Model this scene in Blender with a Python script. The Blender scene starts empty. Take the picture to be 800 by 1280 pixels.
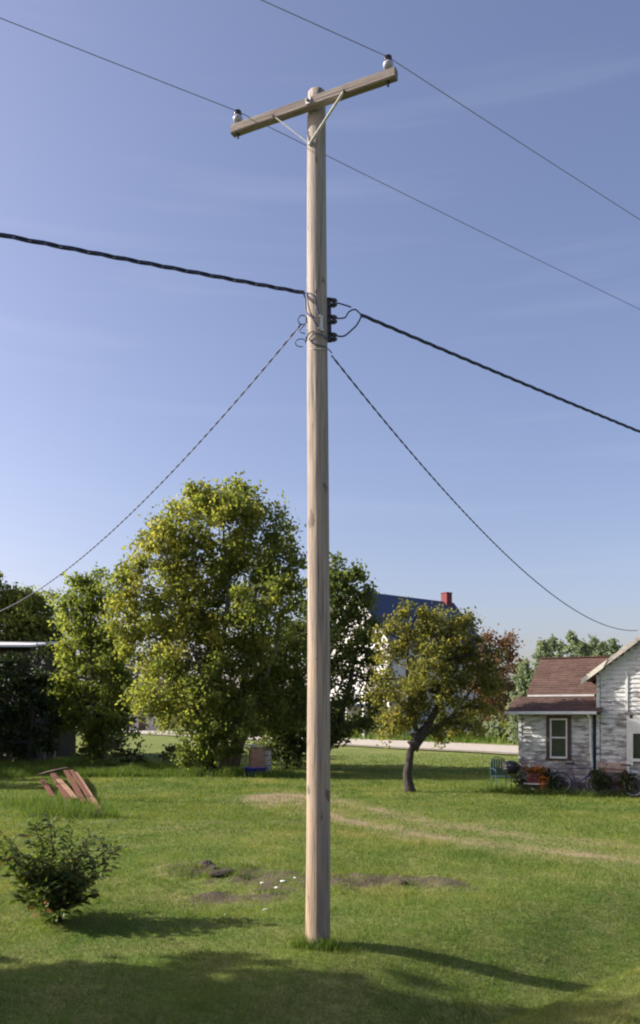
import bpy, math, random
import numpy as np
from mathutils import Vector, Matrix
random.seed(4)
RNG = np.random.default_rng(11)
SC = bpy.context.scene
COL = SC.collection

# ------------------------------------------------------------------ camera, sky, sun, exposure
EYE = 2.5
FPX = 1050.0
HORIZON = 890.0
cam_d = bpy.data.cameras.new('camera')
cam_d.sensor_fit = 'VERTICAL'
cam_d.sensor_height = 36.0
cam_d.lens = 36.0 * FPX / 1280.0
cam_d.shift_y = (HORIZON - 640.0) / 1280.0
cam_d.clip_start = 0.1
cam_d.clip_end = 5000
cam = bpy.data.objects.new('camera', cam_d)
COL.objects.link(cam)
cam.location = (0, 0, EYE)
cam.rotation_euler = (math.radians(90), 0, 0)
SC.camera = cam

SUN_AZ = (-0.995, 0.10)          # horizontal direction towards the sun
SUN_EL = math.radians(29)
world = bpy.data.worlds.new('World')
SC.world = world
world.use_nodes = True
wn, wl = world.node_tree.nodes, world.node_tree.links
wn.clear()
w_out = wn.new('ShaderNodeOutputWorld')
w_bg = wn.new('ShaderNodeBackground')
w_bg.inputs['Strength'].default_value = 0.102
sky = wn.new('ShaderNodeTexSky')
sky.sky_type = 'NISHITA'
sky.sun_disc = False
sky.sun_elevation = SUN_EL
sky.sun_rotation = math.atan2(SUN_AZ[0], SUN_AZ[1])
sky.altitude = 250
sky.air_density = 1.0
sky.dust_density = 3.0
sky.ozone_density = 3.0
tint = wn.new('ShaderNodeMix'); tint.data_type = 'RGBA'; tint.blend_type = 'MULTIPLY'
tint.inputs['Factor'].default_value = 1.0
tint.inputs['B'].default_value = (1.27, 1.05, 1.05, 1)
wl.new(sky.outputs['Color'], tint.inputs['A'])
# faint cirrus streaks
tc = wn.new('ShaderNodeTexCoord')
mp = wn.new('ShaderNodeMapping'); mp.inputs['Scale'].default_value = (1.6, 1.6, 26)
mp.inputs['Rotation'].default_value = (0.0, 0.09, 0)
nz = wn.new('ShaderNodeTexNoise'); nz.inputs['Scale'].default_value = 1.5; nz.inputs['Detail'].default_value = 5
rp = wn.new('ShaderNodeValToRGB'); rp.color_ramp.elements[0].position = 0.52; rp.color_ramp.elements[1].position = 0.8
mm = wn.new('ShaderNodeMath'); mm.operation = 'MULTIPLY'; mm.inputs[1].default_value = 0.06
cm = wn.new('ShaderNodeMix'); cm.data_type = 'RGBA'; cm.inputs['B'].default_value = (5.6, 5.9, 6.6, 1)
wl.new(tc.outputs['Generated'], mp.inputs['Vector']); wl.new(mp.outputs[0], nz.inputs['Vector'])
wl.new(nz.outputs['Fac'], rp.inputs['Fac']); wl.new(rp.outputs['Color'], mm.inputs[0])
wl.new(mm.outputs[0], cm.inputs['Factor']); wl.new(tint.outputs['Result'], cm.inputs['A'])
wl.new(cm.outputs['Result'], w_bg.inputs['Color']); wl.new(w_bg.outputs[0], w_out.inputs['Surface'])

sun_d = bpy.data.lights.new('sun', 'SUN')
sun_d.energy = 5.0
sun_d.angle = math.radians(0.5)
sun_d.color = (1.0, 0.93, 0.82)
sun = bpy.data.objects.new('sun', sun_d)
COL.objects.link(sun)
to_sun = Vector((SUN_AZ[0]*math.cos(SUN_EL), SUN_AZ[1]*math.cos(SUN_EL), math.sin(SUN_EL)))
sun.rotation_euler = to_sun.to_track_quat('Z', 'Y').to_euler()
sun.location = (-20, 5, 30)

SC.view_settings.view_transform = 'Standard'
SC.view_settings.look = 'None'
SC.view_settings.exposure = 0.85
SC.view_settings.gamma = 1.0
SC.render.engine = 'CYCLES'
SC.cycles.use_denoising = True
SC.cycles.max_bounces = 6
SC.cycles.transparent_max_bounces = 6
SC.cycles.pixel_filter_type = 'BLACKMAN_HARRIS'
SC.cycles.filter_width = 2.1

# ------------------------------------------------------------------ helpers
def P(px, py, Z):
    """world point that stands Z metres ahead of the camera station and is seen at (px, py)"""
    return np.array([(px-400)/FPX*Z, Z, EYE+(HORIZON-py)/FPX*Z])

def depth_of(py):
    return EYE*FPX/(py-HORIZON)

class G:
    """gathers geometry; build() links it as one mesh object"""
    def __init__(s):
        s.v = []; s.f = []; s.t = []; s.n = 0
    def add(s, v, f, tone=None):
        v = np.asarray(v, float).reshape(-1, 3)
        s.v.append(v)
        for q in (f if isinstance(f, list) and len(f) and isinstance(f[0], np.ndarray) and f[0].ndim == 2 else [f]):
            q = np.asarray(q, int)
            if q.size: s.f.append(q + s.n)
        s.n += len(v)
        s.t.append(np.full(len(v), 0.5) if tone is None else np.broadcast_to(np.asarray(tone, float), (len(v),)))
        return s
    def box(s, c, d, R=None, tone=None, taper=None):
        d = np.asarray(d, float)/2
        v = np.array([[x, y, z] for z in (-1, 1) for y in (-1, 1) for x in (-1, 1)], float)*d
        if taper: v[4:, :2] *= taper
        if R is not None: v = v @ np.array(R).T
        return s.add(v+np.asarray(c, float), np.array([[0,2,3,1],[4,5,7,6],[0,1,5,4],[2,6,7,3],[1,3,7,5],[0,4,6,2]]), tone)
    def bar(s, a, b, w, h, up=(0,0,1)):
        a = np.asarray(a, float); b = np.asarray(b, float)
        d = b-a; L = np.linalg.norm(d); d = d/L
        u = np.cross(up, d); u /= np.linalg.norm(u); k = np.cross(d, u)
        return s.box((a+b)/2, (L, w, h), np.stack([d, u, k], 1))
    def tube(s, pts, r, n=6, caps=True, tone=None):
        pts = np.asarray(pts, float); m = len(pts)
        r = np.broadcast_to(np.asarray(r, float), (m,))
        t = np.gradient(pts, axis=0); t /= np.linalg.norm(t, axis=1)[:, None]+1e-9
        ref = np.array([0, 0, 1.0]) if abs(t[:, 2]).mean() < .8 else np.array([1.0, 0.1, 0])
        u = np.cross(t, ref); u /= np.linalg.norm(u, axis=1)[:, None]+1e-9
        w = np.cross(t, u)
        a = np.arange(n)/n*2*math.pi
        v = pts[:, None]+r[:, None, None]*(np.cos(a)[None, :, None]*u[:, None]+np.sin(a)[None, :, None]*w[:, None])
        i = np.arange(m-1)[:, None]*n; j = np.arange(n)[None]; k = (j+1) % n
        f = np.stack([i+j, i+k, i+n+k, i+n+j], -1).reshape(-1, 4)
        s.add(v.reshape(-1, 3), f, tone)
        if caps:
            s.f.append(np.array([np.arange(n)[::-1]])+s.n-m*n); s.f.append(np.array([np.arange(n)])+s.n-n)
        return s
    def lathe(s, prof, c=(0,0,0), R=None, n=14):
        prof = np.asarray(prof, float); m = len(prof)
        a = np.arange(n)/n*2*math.pi
        v = np.stack([prof[:, 0][:, None]*np.cos(a), prof[:, 0][:, None]*np.sin(a), np.repeat(prof[:, 1][:, None], n, 1)], -1).reshape(-1, 3)
        if R is not None: v = v @ np.array(R).T
        i = np.arange(m-1)[:, None]*n; j = np.arange(n)[None]; k = (j+1) % n
        s.add(v+np.asarray(c, float), np.stack([i+j, i+k, i+n+k, i+n+j], -1).reshape(-1, 4))
        s.f.append(np.array([np.arange(n)[::-1]])+s.n-m*n); s.f.append(np.array([np.arange(n)])+s.n-n)
        return s
    def poly(s, pts, d):
        """prism: outline pts extruded by vector d"""
        pts = np.asarray(pts, float); n = len(pts)
        v = np.concatenate([pts, pts+np.asarray(d, float)])
        s.add(v, [np.array([[i, (i+1) % n, (i+1) % n+n, i+n] for i in range(n)]), np.array([np.arange(n)[::-1]]), np.array([np.arange(n)+n])])
        return s
    def mesh(s, name, mat, smooth=False):
        me = bpy.data.meshes.new(name)
        v = np.concatenate(s.v); fl = s.f
        sizes = np.concatenate([np.full(len(q), q.shape[1]) for q in fl])
        idx = np.concatenate([q.ravel() for q in fl])
        me.vertices.add(len(v)); me.vertices.foreach_set('co', v.astype(np.float32).ravel())
        me.loops.add(len(idx)); me.loops.foreach_set('vertex_index', idx.astype(np.int32))
        me.polygons.add(len(sizes))
        st = np.concatenate([[0], np.cumsum(sizes)[:-1]])
        me.polygons.foreach_set('loop_start', st.astype(np.int32))
        me.update(calc_edges=True)
        at = me.attributes.new('tone', 'FLOAT', 'POINT')
        at.data.foreach_set('value', np.concatenate(s.t).astype(np.float32))
        me.validate()
        me.polygons.foreach_set('use_smooth', np.full(len(me.polygons), smooth))
        me.materials.append(mat)
        return me
    def build(s, name, mat, parent=None, smooth=False, kind=None, label=None, cat=None, group=None, fixn=True):
        me = s.mesh(name, mat, smooth)
        if fixn and len(me.polygons) < 3000:
            import bmesh
            bm = bmesh.new(); bm.from_mesh(me); bmesh.ops.recalc_face_normals(bm, faces=bm.faces); bm.to_mesh(me); bm.free()
        o = bpy.data.objects.new(name, me); COL.objects.link(o)
        if parent: o.parent = parent
        if kind: o['kind'] = kind
        tag(o, label, cat, group)
        return o

def tag(o, label=None, cat=None, group=None):
    if label: o['label'] = label
    if cat: o['category'] = cat
    if group: o['group'] = group
    return o

def thing(name, label, cat, loc=(0,0,0), rz=0, group=None):
    o = bpy.data.objects.new(name, None); COL.objects.link(o)
    o.location = loc; o.rotation_euler = (0, 0, rz); o.empty_display_size = .3
    return tag(o, label, cat, group)

def copy_tree(o, parent=None):
    c = o.copy(); COL.objects.link(c); c.parent = parent
    for ch in o.children: copy_tree(ch, c)
    return c

def vnoise(x, y, sc, seed=0, oct=3):
    r = 0; a = 1; tot = 0
    for k in range(oct):
        X = x*sc*2**k; Y = y*sc*2**k
        xi = np.floor(X).astype(int); yi = np.floor(Y).astype(int); fx = X-xi; fy = Y-yi
        fx = fx*fx*(3-2*fx); fy = fy*fy*(3-2*fy)
        def h(i, j):
            n = (i*374761393+j*668265263+(seed+k)*1442695041) & 0x7fffffff
            n = ((n ^ (n >> 13))*1274126177) & 0x7fffffff
            return ((n ^ (n >> 16)) & 0xffff)/65535.0
        r = r+a*(h(xi,yi)*(1-fx)*(1-fy)+h(xi+1,yi)*fx*(1-fy)+h(xi,yi+1)*(1-fx)*fy+h(xi+1,yi+1)*fx*fy)
        tot += a; a *= .5
    return r/tot

def polydist(x, y, pts):
    d = np.full(np.shape(x), 1e9)
    for (a, b) in zip(pts[:-1], pts[1:]):
        ax, ay = a; bx, by = b; L = (bx-ax)**2+(by-ay)**2
        t = np.clip(((x-ax)*(bx-ax)+(y-ay)*(by-ay))/L, 0, 1)
        d = np.minimum(d, np.hypot(x-ax-t*(bx-ax), y-ay-t*(by-ay)))
    return d

# ------------------------------------------------------------------ materials
def nodes_of(name):
    m = bpy.data.materials.new(name); m.use_nodes = True
    n = m.node_tree.nodes; l = m.node_tree.links
    return m, n, l, n['Principled BSDF']

def noise(n, l, vec, scale, detail=4, rough=.55, mapping=None):
    if mapping:
        mp = n.new('ShaderNodeMapping'); mp.inputs['Scale'].default_value = mapping
        l.new(vec, mp.inputs['Vector']); vec = mp.outputs[0]
    t = n.new('ShaderNodeTexNoise'); t.inputs['Scale'].default_value = scale
    t.inputs['Detail'].default_value = detail; t.inputs['Roughness'].default_value = rough
    l.new(vec, t.inputs['Vector']); return t.outputs['Fac']

def ramp(n, l, fac, stops):
    r = n.new('ShaderNodeValToRGB'); e = r.color_ramp.elements
    while len(e) < len(stops): e.new(.5)
    for k, (p, c) in enumerate(stops):
        e[k].position = p; e[k].color = (*c, 1) if len(c) == 3 else c
    l.new(fac, r.inputs['Fac']); return r.outputs['Color']

def mix(n, l, fac, a, b, mode='MIX'):
    m = n.new('ShaderNodeMix'); m.data_type = 'RGBA'; m.blend_type = mode
    for s, v in (('Factor', fac), ('A', a), ('B', b)):
        if hasattr(v, 'links') or hasattr(v, 'is_output'): l.new(v, m.inputs[s])
        elif s == 'Factor': m.inputs[s].default_value = v
        else: m.inputs[s].default_value = (*v, 1)
    return m.outputs['Result']

def bump(n, l, bs, h, strength=.3, dist=.01):
    b = n.new('ShaderNodeBump'); b.inputs['Strength'].default_value = strength; b.inputs['Distance'].default_value = dist
    l.new(h, b.inputs['Height']); l.new(b.outputs[0], bs.inputs['Normal'])

def simple(name, col, rough=.7, metal=0.0, var=.25, scale=9, mapping=None, bmp=.15):
    m, n, l, b = nodes_of(name)
    tc = n.new('ShaderNodeTexCoord')
    f = noise(n, l, tc.outputs['Object'], scale, 5, .6, mapping)
    c = ramp(n, l, f, [(.3, tuple(x*(1-var) for x in col)), (.7, tuple(min(1, x*(1+var)) for x in col))])
    l.new(c, b.inputs['Base Color']); b.inputs['Roughness'].default_value = rough; b.inputs['Metallic'].default_value = metal
    if bmp: bump(n, l, b, f, bmp, .01)
    return m

def leaf_mat(name, stops, trans=.35, rough=.55):
    m, n, l, b = nodes_of(name)
    at = n.new('ShaderNodeAttribute'); at.attribute_name = 'tone'
    c = ramp(n, l, at.outputs['Fac'], stops)
    l.new(c, b.inputs['Base Color']); b.inputs['Roughness'].default_value = rough
    b.inputs['Specular IOR Level'].default_value = .3
    tr = n.new('ShaderNodeBsdfTranslucent'); l.new(mix(n, l, 1.0, c, (1.25, 1.3, .7), 'MULTIPLY'), tr.inputs['Color'])
    ms = n.new('ShaderNodeMixShader'); ms.inputs[0].default_value = trans
    l.new(b.outputs[0], ms.inputs[1]); l.new(tr.outputs[0], ms.inputs[2])
    l.new(ms.outputs[0], n['Material Output'].inputs['Surface'])
    return m

M = {}
M['leaf_yellow'] = leaf_mat('leaf_yellow', [(0, (0.113,0.141,0.042)), (.4, (0.181,0.210,0.057)), (.75, (0.267,0.267,0.074)), (1, (0.340,0.306,0.088))], .68)
M['leaf_green'] = leaf_mat('leaf_green', [(0, (0.075,0.099,0.039)), (.5, (0.128,0.157,0.054)), (1, (0.209,0.220,0.081))], .62)
M['leaf_bright'] = leaf_mat('leaf_bright', [(0, (0.104,0.130,0.036)), (.5, (0.172,0.208,0.055)), (1, (0.260,0.281,0.081))], .68)
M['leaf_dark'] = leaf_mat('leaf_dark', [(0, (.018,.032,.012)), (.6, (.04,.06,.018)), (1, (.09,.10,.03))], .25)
M['leaf_apple'] = leaf_mat('leaf_apple', [(0, (0.092,0.102,0.038)), (.45, (0.164,0.169,0.054)), (.8, (0.256,0.246,0.072)), (1, (0.307,0.246,0.080))], .66)
M['leaf_rust'] = leaf_mat('leaf_rust', [(0, (.08,.06,.025)), (.5, (.18,.10,.055)), (.8, (.25,.14,.09)), (1, (.15,.15,.05))], .35)
M['leaf_pale_haze'] = leaf_mat('leaf_pale_haze', [(0, (.13,.17,.12)), (.6, (.22,.27,.18)), (1, (.30,.34,.22))], .5)  # distance haze is put into this paler leaf colour
M['leaf_bush'] = leaf_mat('leaf_bush', [(0, (.05,.08,.02)), (.6, (.12,.165,.035)), (.95, (.20,.24,.055)), (1, (.20,.11,.05))], .35, .45)
M['grass_blade'] = leaf_mat('grass_blade', [(0, (.065,.115,.016)), (.45, (.115,.175,.028)), (.8, (.21,.235,.05)), (1, (.32,.28,.11))], .4, .6)
M['weed'] = leaf_mat('weed', [(0, (.06,.10,.015)), (.6, (.10,.17,.025)), (1, (.20,.22,.05))], .4, .6)
M['orange_petal'] = leaf_mat('orange_petal', [(0, (.35,.10,.01)), (.6, (.55,.22,.02)), (1, (.25,.02,.02))], .3)

def bark(name, a, b_):
    m, n, l, b = nodes_of(name)
    tc = n.new('ShaderNodeTexCoord')
    f = noise(n, l, tc.outputs['Object'], 6, 6, .65, (3, 3, .6))
    l.new(ramp(n, l, f, [(.3, a), (.7, b_)]), b.inputs['Base Color']); b.inputs['Roughness'].default_value = .9
    bump(n, l, b, f, .8, .03); return m
M['bark'] = bark('bark', (.05,.042,.036), (.17,.14,.115))
M['bark_dark'] = bark('bark_dark', (.018,.015,.014), (.065,.052,.045))

# weathered pole wood
def pole_wood(name, along=2, arm=False, k=1.0):
    m, n, l, b = nodes_of(name)
    tc = n.new('ShaderNodeTexCoord'); o = tc.outputs['Object']
    sc = [14, 14, 14]; sc[along] = .5
    g1 = noise(n, l, o, 2.2, 7, .65, tuple(sc))
    sc2 = [60, 60, 60]; sc2[along] = 1.2
    g2 = noise(n, l, o, 1.6, 4, .6, tuple(sc2))
    g3 = noise(n, l, o, 1.1, 3, .5, (1.5, 1.5, .35))
    c = ramp(n, l, g1, [(.32, (.19,.155,.135)), (.5, (.33,.28,.245)), (.68, (.46,.405,.36))])
    c = mix(n, l, ramp(n, l, g3, [(.4, (0,0,0)), (.7, (.75,)*3)]), c, (.30,.27,.245))
    cr = ramp(n, l, g2, [(.32, (.35,)*3), (.46, (1,)*3)])
    c = mix(n, l, 1.0, c, cr, 'MULTIPLY')
    if not arm:
        # warm tan newer wood low on the pole, reddish stain at the foot
        sp = n.new('ShaderNodeSeparateXYZ'); l.new(o, sp.inputs[0])
        mr = n.new('ShaderNodeMapRange'); mr.inputs['From Min'].default_value = 7.5; mr.inputs['From Max'].default_value = .5
        l.new(sp.outputs['Z'], mr.inputs['Value'])
        f = n.new('ShaderNodeMath'); f.operation = 'MULTIPLY'; l.new(mr.outputs[0], f.inputs[0])
        l.new(ramp(n, l, g1, [(.35, (.05,)*3), (.62, (.8,)*3)]), f.inputs[1])
        c = mix(n, l, f.outputs[0], c, (.44,.30,.17))
        # pale worn streak on the lower left of the pole
        mr2 = n.new('ShaderNodeMapRange'); mr2.inputs['From Min'].default_value = .9; mr2.inputs['From Max'].default_value = 0
        l.new(sp.outputs['Z'], mr2.inputs['Value'])
        sx = noise(n, l, o, 2.0, 3, .5, (9, 9, .8))
        f2 = n.new('ShaderNodeMath'); f2.operation = 'MULTIPLY'; l.new(mr2.outputs[0], f2.inputs[0])
        l.new(ramp(n, l, sx, [(.5, (0,)*3), (.6, (.8,)*3)]), f2.inputs[1])
        c = mix(n, l, f2.outputs[0], c, (.13,.06,.035))
        kn = noise(n, l, o, 3.2, 2, .5, (2.2, 2.2, 1.1))
        c = mix(n, l, ramp(n, l, kn, [(.66, (0,)*3), (.70, (.8,)*3)]), c, (.11,.08,.06))
        st = noise(n, l, o, 1.5, 4, .6, (3.5, 3.5, .3))
        c = mix(n, l, ramp(n, l, st, [(.52, (0,)*3), (.66, (.65,)*3)]), c, (.19,.165,.15))
    if k != 1: c = mix(n, l, 1.0, c, (k, k*.98, k*.99), 'MULTIPLY')
    l.new(c, b.inputs['Base Color']); b.inputs['Roughness'].default_value = .85
    bump(n, l, b, g2, .9, .01)
    return m
M['pole_wood'] = pole_wood('pole_wood')
M['arm_wood'] = pole_wood('arm_wood', 0, True, .68)
M['galvanised'] = simple('galvanised', (.55,.54,.52), .55, .35, .15, 20)
M['dark_metal'] = simple('dark_metal', (.05,.05,.06), .5, .6, .3, 30)
M['porcelain'] = simple('porcelain', (.34,.36,.45), .15, 0, .05, 20, bmp=0)
M['brown_glaze'] = simple('brown_glaze', (.035,.025,.04), .12, 0, .2, 20, bmp=0)
M['black_rubber'] = simple('black_rubber', (.022,.022,.032), .5, 0, .3, 30)
M['bare_wire'] = simple('bare_wire', (.24,.24,.30), .5, .4, .2, 5)
M['cable'] = simple('cable', (.034,.042,.10), .6, .0, .3, 20)
M['soil'] = simple('soil', (.042,.03,.02), .95, 0, .45, 14, bmp=.8)
M['rust'] = simple('rust', (.13,.04,.022), .85, .1, .5, 9, bmp=.4)
M['rust_pale'] = simple('rust_pale', (.30,.17,.10), .85, 0, .4, 12, bmp=.4)
M['white_litter'] = simple('white_litter', (.8,.8,.78), .6, 0, .1, 30)
M['gravel'] = simple('gravel', (.40,.36,.30), .95, 0, .22, 3, bmp=.4)
M['asphalt'] = simple('asphalt', (.06,.06,.06), .9, 0, .3, 60)
M['dark_board'] = simple('dark_board', (.035,.027,.02), .9, 0, .45, 3, (1, 1, .3))
M['dark_board2'] = simple('brown_board', (.10,.065,.045), .9, 0, .45, 3, (1, 1, .3))
M['white_metal'] = simple('white_metal', (.80,.80,.82), .4, 0, .05, 6)
M['white_paint'] = simple('white_paint', (.62,.63,.62), .6, 0, .12, 4)
M['white_siding'] = simple('white_siding', (.60,.60,.60), .55, 0, .05, 3)
M['blue_roof'] = simple('blue_roof', (.035,.055,.12), .6, 0, .25, 4)
M['grey_wood'] = simple('grey_wood', (.24,.23,.23), .9, 0, .3, 3, (1, 1, .3))
M['grey_roof'] = simple('grey_roof', (.22,.25,.30), .55, .2, .15, 2)
M['red_brick'] = simple('red_brick', (.17,.035,.04), .85, 0, .3, 6)
M['brown_trim'] = simple('brown_trim', (.075,.045,.04), .8, 0, .3, 12)
M['glass_dark'] = simple('glass_dark', (.03,.04,.035), .08, 0, .3, 3, bmp=0)
M['foundation'] = simple('foundation', (.16,.13,.12), .9, 0, .4, 5, bmp=.5)
M['tan_board'] = simple('tan_board', (.40,.30,.24), .85, 0, .3, 6)
M['rake_board'] = simple('rake_board', (.40,.36,.33), .85, 0, .3, 8, (.5, 1, 1))
M['rake_pale'] = simple('rake_pale', (.62,.58,.50), .8, 0, .15, 8)
M['blue_plastic'] = simple('blue_plastic', (.02,.03,.30), .4, 0, .2, 5)
M['cardboard'] = simple('cardboard', (.26,.15,.11), .85, 0, .3, 8)
M['teal_metal'] = simple('teal_metal', (.04,.085,.10), .6, .2, .3, 8)
M['red_paint'] = simple('red_paint', (.13,.018,.025), .4, 0, .3, 8)
M['purple_paint'] = simple('purple_paint', (.10,.03,.14), .4, 0, .3, 8)
M['chrome'] = simple('chrome', (.5,.5,.52), .3, .9, .1, 8)
M['stone'] = simple('stone', (.35,.33,.30), .9, 0, .3, 9)

def shingle_mat():
    m, n, l, b = nodes_of('brown_shingle')
    tc = n.new('ShaderNodeTexCoord')
    f = noise(n, l, tc.outputs['Object'], 5, 6, .7)
    g = noise(n, l, tc.outputs['Object'], .8, 3, .6)
    at = n.new('ShaderNodeAttribute'); at.attribute_name = 'tone'
    c = ramp(n, l, f, [(.3, (.06,.032,.024)), (.7, (.125,.07,.052))])
    c = mix(n, l, ramp(n, l, g, [(.42, (0,)*3), (.62, (.6,)*3)]), c, (.13,.065,.048))
    c = mix(n, l, .5, c, ramp(n, l, at.outputs['Fac'], [(0, (.055,.03,.023)), (1, (.13,.078,.06))]))
    l.new(c, b.inputs['Base Color']); b.inputs['Roughness'].default_value = .9
    bump(n, l, b, f, .4, .01); return m
M['shingle'] = shingle_mat()

def flaking():
    m, n, l, b = nodes_of('flaking_white_paint')
    tc = n.new('ShaderNodeTexCoord'); o = tc.outputs['Object']
    f = noise(n, l, o, 2.4, 8, .72, (1.0, 3, 3.2))
    g = noise(n, l, o, .7, 3, .5, (1, 1, 1))
    sp = n.new('ShaderNodeSeparateXYZ'); l.new(o, sp.inputs[0])
    mr = n.new('ShaderNodeMapRange'); mr.inputs['From Min'].default_value = 0.2; mr.inputs['From Max'].default_value = 1.7
    mr.inputs['To Min'].default_value = -.16; mr.inputs['To Max'].default_value = .015
    l.new(sp.outputs['Z'], mr.inputs['Value'])
    ad = n.new('ShaderNodeMath'); ad.operation = 'ADD'; l.new(f, ad.inputs[0]); l.new(mr.outputs[0], ad.inputs[1])
    ad2 = n.new('ShaderNodeMath'); ad2.operation = 'MULTIPLY_ADD'; l.new(g, ad2.inputs[0]); ad2.inputs[1].default_value = .35
    l.new(ad.outputs[0], ad2.inputs[2])
    wood = ramp(n, l, f, [(.3, (.14,.13,.13)), (.6, (.30,.28,.27))])
    k = ramp(n, l, ad2.outputs[0], [(.59, (0,)*3), (.69, (1,)*3)])
    l.new(mix(n, l, k, wood, (.55,.56,.56)), b.inputs['Base Color']); b.inputs['Roughness'].default_value = .75
    bump(n, l, b, k, .3, .004); return m
M['flaking'] = flaking()

# ------------------------------------------------------------------ terrain
RD = np.array([.75, .66]); RD /= np.linalg.norm(RD)
RN = np.array([-RD[1], RD[0]])
R0 = np.array([1.54, 6.73])
def road_q(x, y): return (x-R0[0])*RN[0]+(y-R0[1])*RN[1]
TRACK_A = [(13, 10.5), (8.2, 12.6), (5.4, 14.0), (3.6, 15.4), (1.9, 17.4), (.6, 19.5), (-.6, 22.2), (-1.7, 25.0)]
TRACK_B = [(14, 12.0), (9, 13.9), (6.2, 15.3), (4.6, 16.5), (3.0, 18.4), (1.9, 20.6), (.6, 23.0), (-.4, 25.5)]
SOIL = [(-1.95, 13.2), (-1.2, 12.75), (-.3, 12.4), (.9, 12.3), (1.9, 12.1)]
SOIL2 = [(-1.5, 11.7), (-.5, 11.6)]
SOIL3 = [(-6.5, 18.4), (-4.4, 19.0), (-2.5, 18.8), (.5, 19.2)]
def masks(x, y):
    nz1 = vnoise(x, y, 1.3, 3); nz2 = vnoise(x, y, .35, 9)
    da = polydist(x, y, TRACK_A); db = polydist(x, y, TRACK_B)
    t = .85*np.clip(1.05-np.minimum(da/(.12+.5*nz1*nz2*2), db/(.03+.45*nz1*nz2)), 0, 1)*np.clip(nz2*3.0-.95, .08, 1)
    blob = np.clip(1.2-np.hypot((x+1.1)/1.5, (y-24)/2.6), 0, 1)*1.2
    t = np.maximum(t, blob)
    between = np.clip(1-np.minimum(da, db)/1.4, 0, 1)*.62
    dirt = np.clip(np.maximum(t, between)*(.55+.9*nz1), 0, 1)
    s = np.clip(1.15-polydist(x, y, SOIL)/(.20+.75*nz1*nz2*2), 0, 1)
    s = np.maximum(s, np.clip(1.1-polydist(x, y, SOIL2)/(.10+.9*nz1*nz1), 0, 1)*.8)
    s = np.maximum(s, np.clip(1.0-polydist(x, y, SOIL3)/(.2+.5*nz1), 0, 1)*.45)
    rag = np.clip(1.25-np.hypot((x+.75)/1.5, (y-12.1)/.95), 0, 1)*np.clip(vnoise(x, y, 2.8, 71)*4-1.4, 0, 1)
    s = np.maximum(s, rag*1.1)
    soil = np.clip(s*(.40+1.3*vnoise(x, y, 2.4, 61)), 0, 1)
    return dirt, soil
def height(x, y):
    q = road_q(x, y)
    def sst(t): t = np.clip(t, 0, 1); return t*t*(3-2*t)
    h = -.38*sst((q+.02)/.50)*(1-sst((q-.55)/1.95))
    h = h+.05*np.clip(-q/.5, 0, 1)-.02*np.clip((-q-2.2)/6, 0, 1)
    near = np.clip((60-y)/40, 0, 1)
    h = h+near*((vnoise(x, y, .28, 21)-.5)*.10+(vnoise(x, y, 1.7, 5)-.5)*.035)*np.clip((q+2)/2, 0, 1)
    dirt, soil = masks(x, y)
    h = h+soil*.05+soil*(vnoise(x, y, 4, 8)-.5)*.22-dirt*.02
    h = h-.13*np.exp(-(((x+1.1)/1.3)**2+((y-11.2)/.8)**2))
    return h

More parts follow.
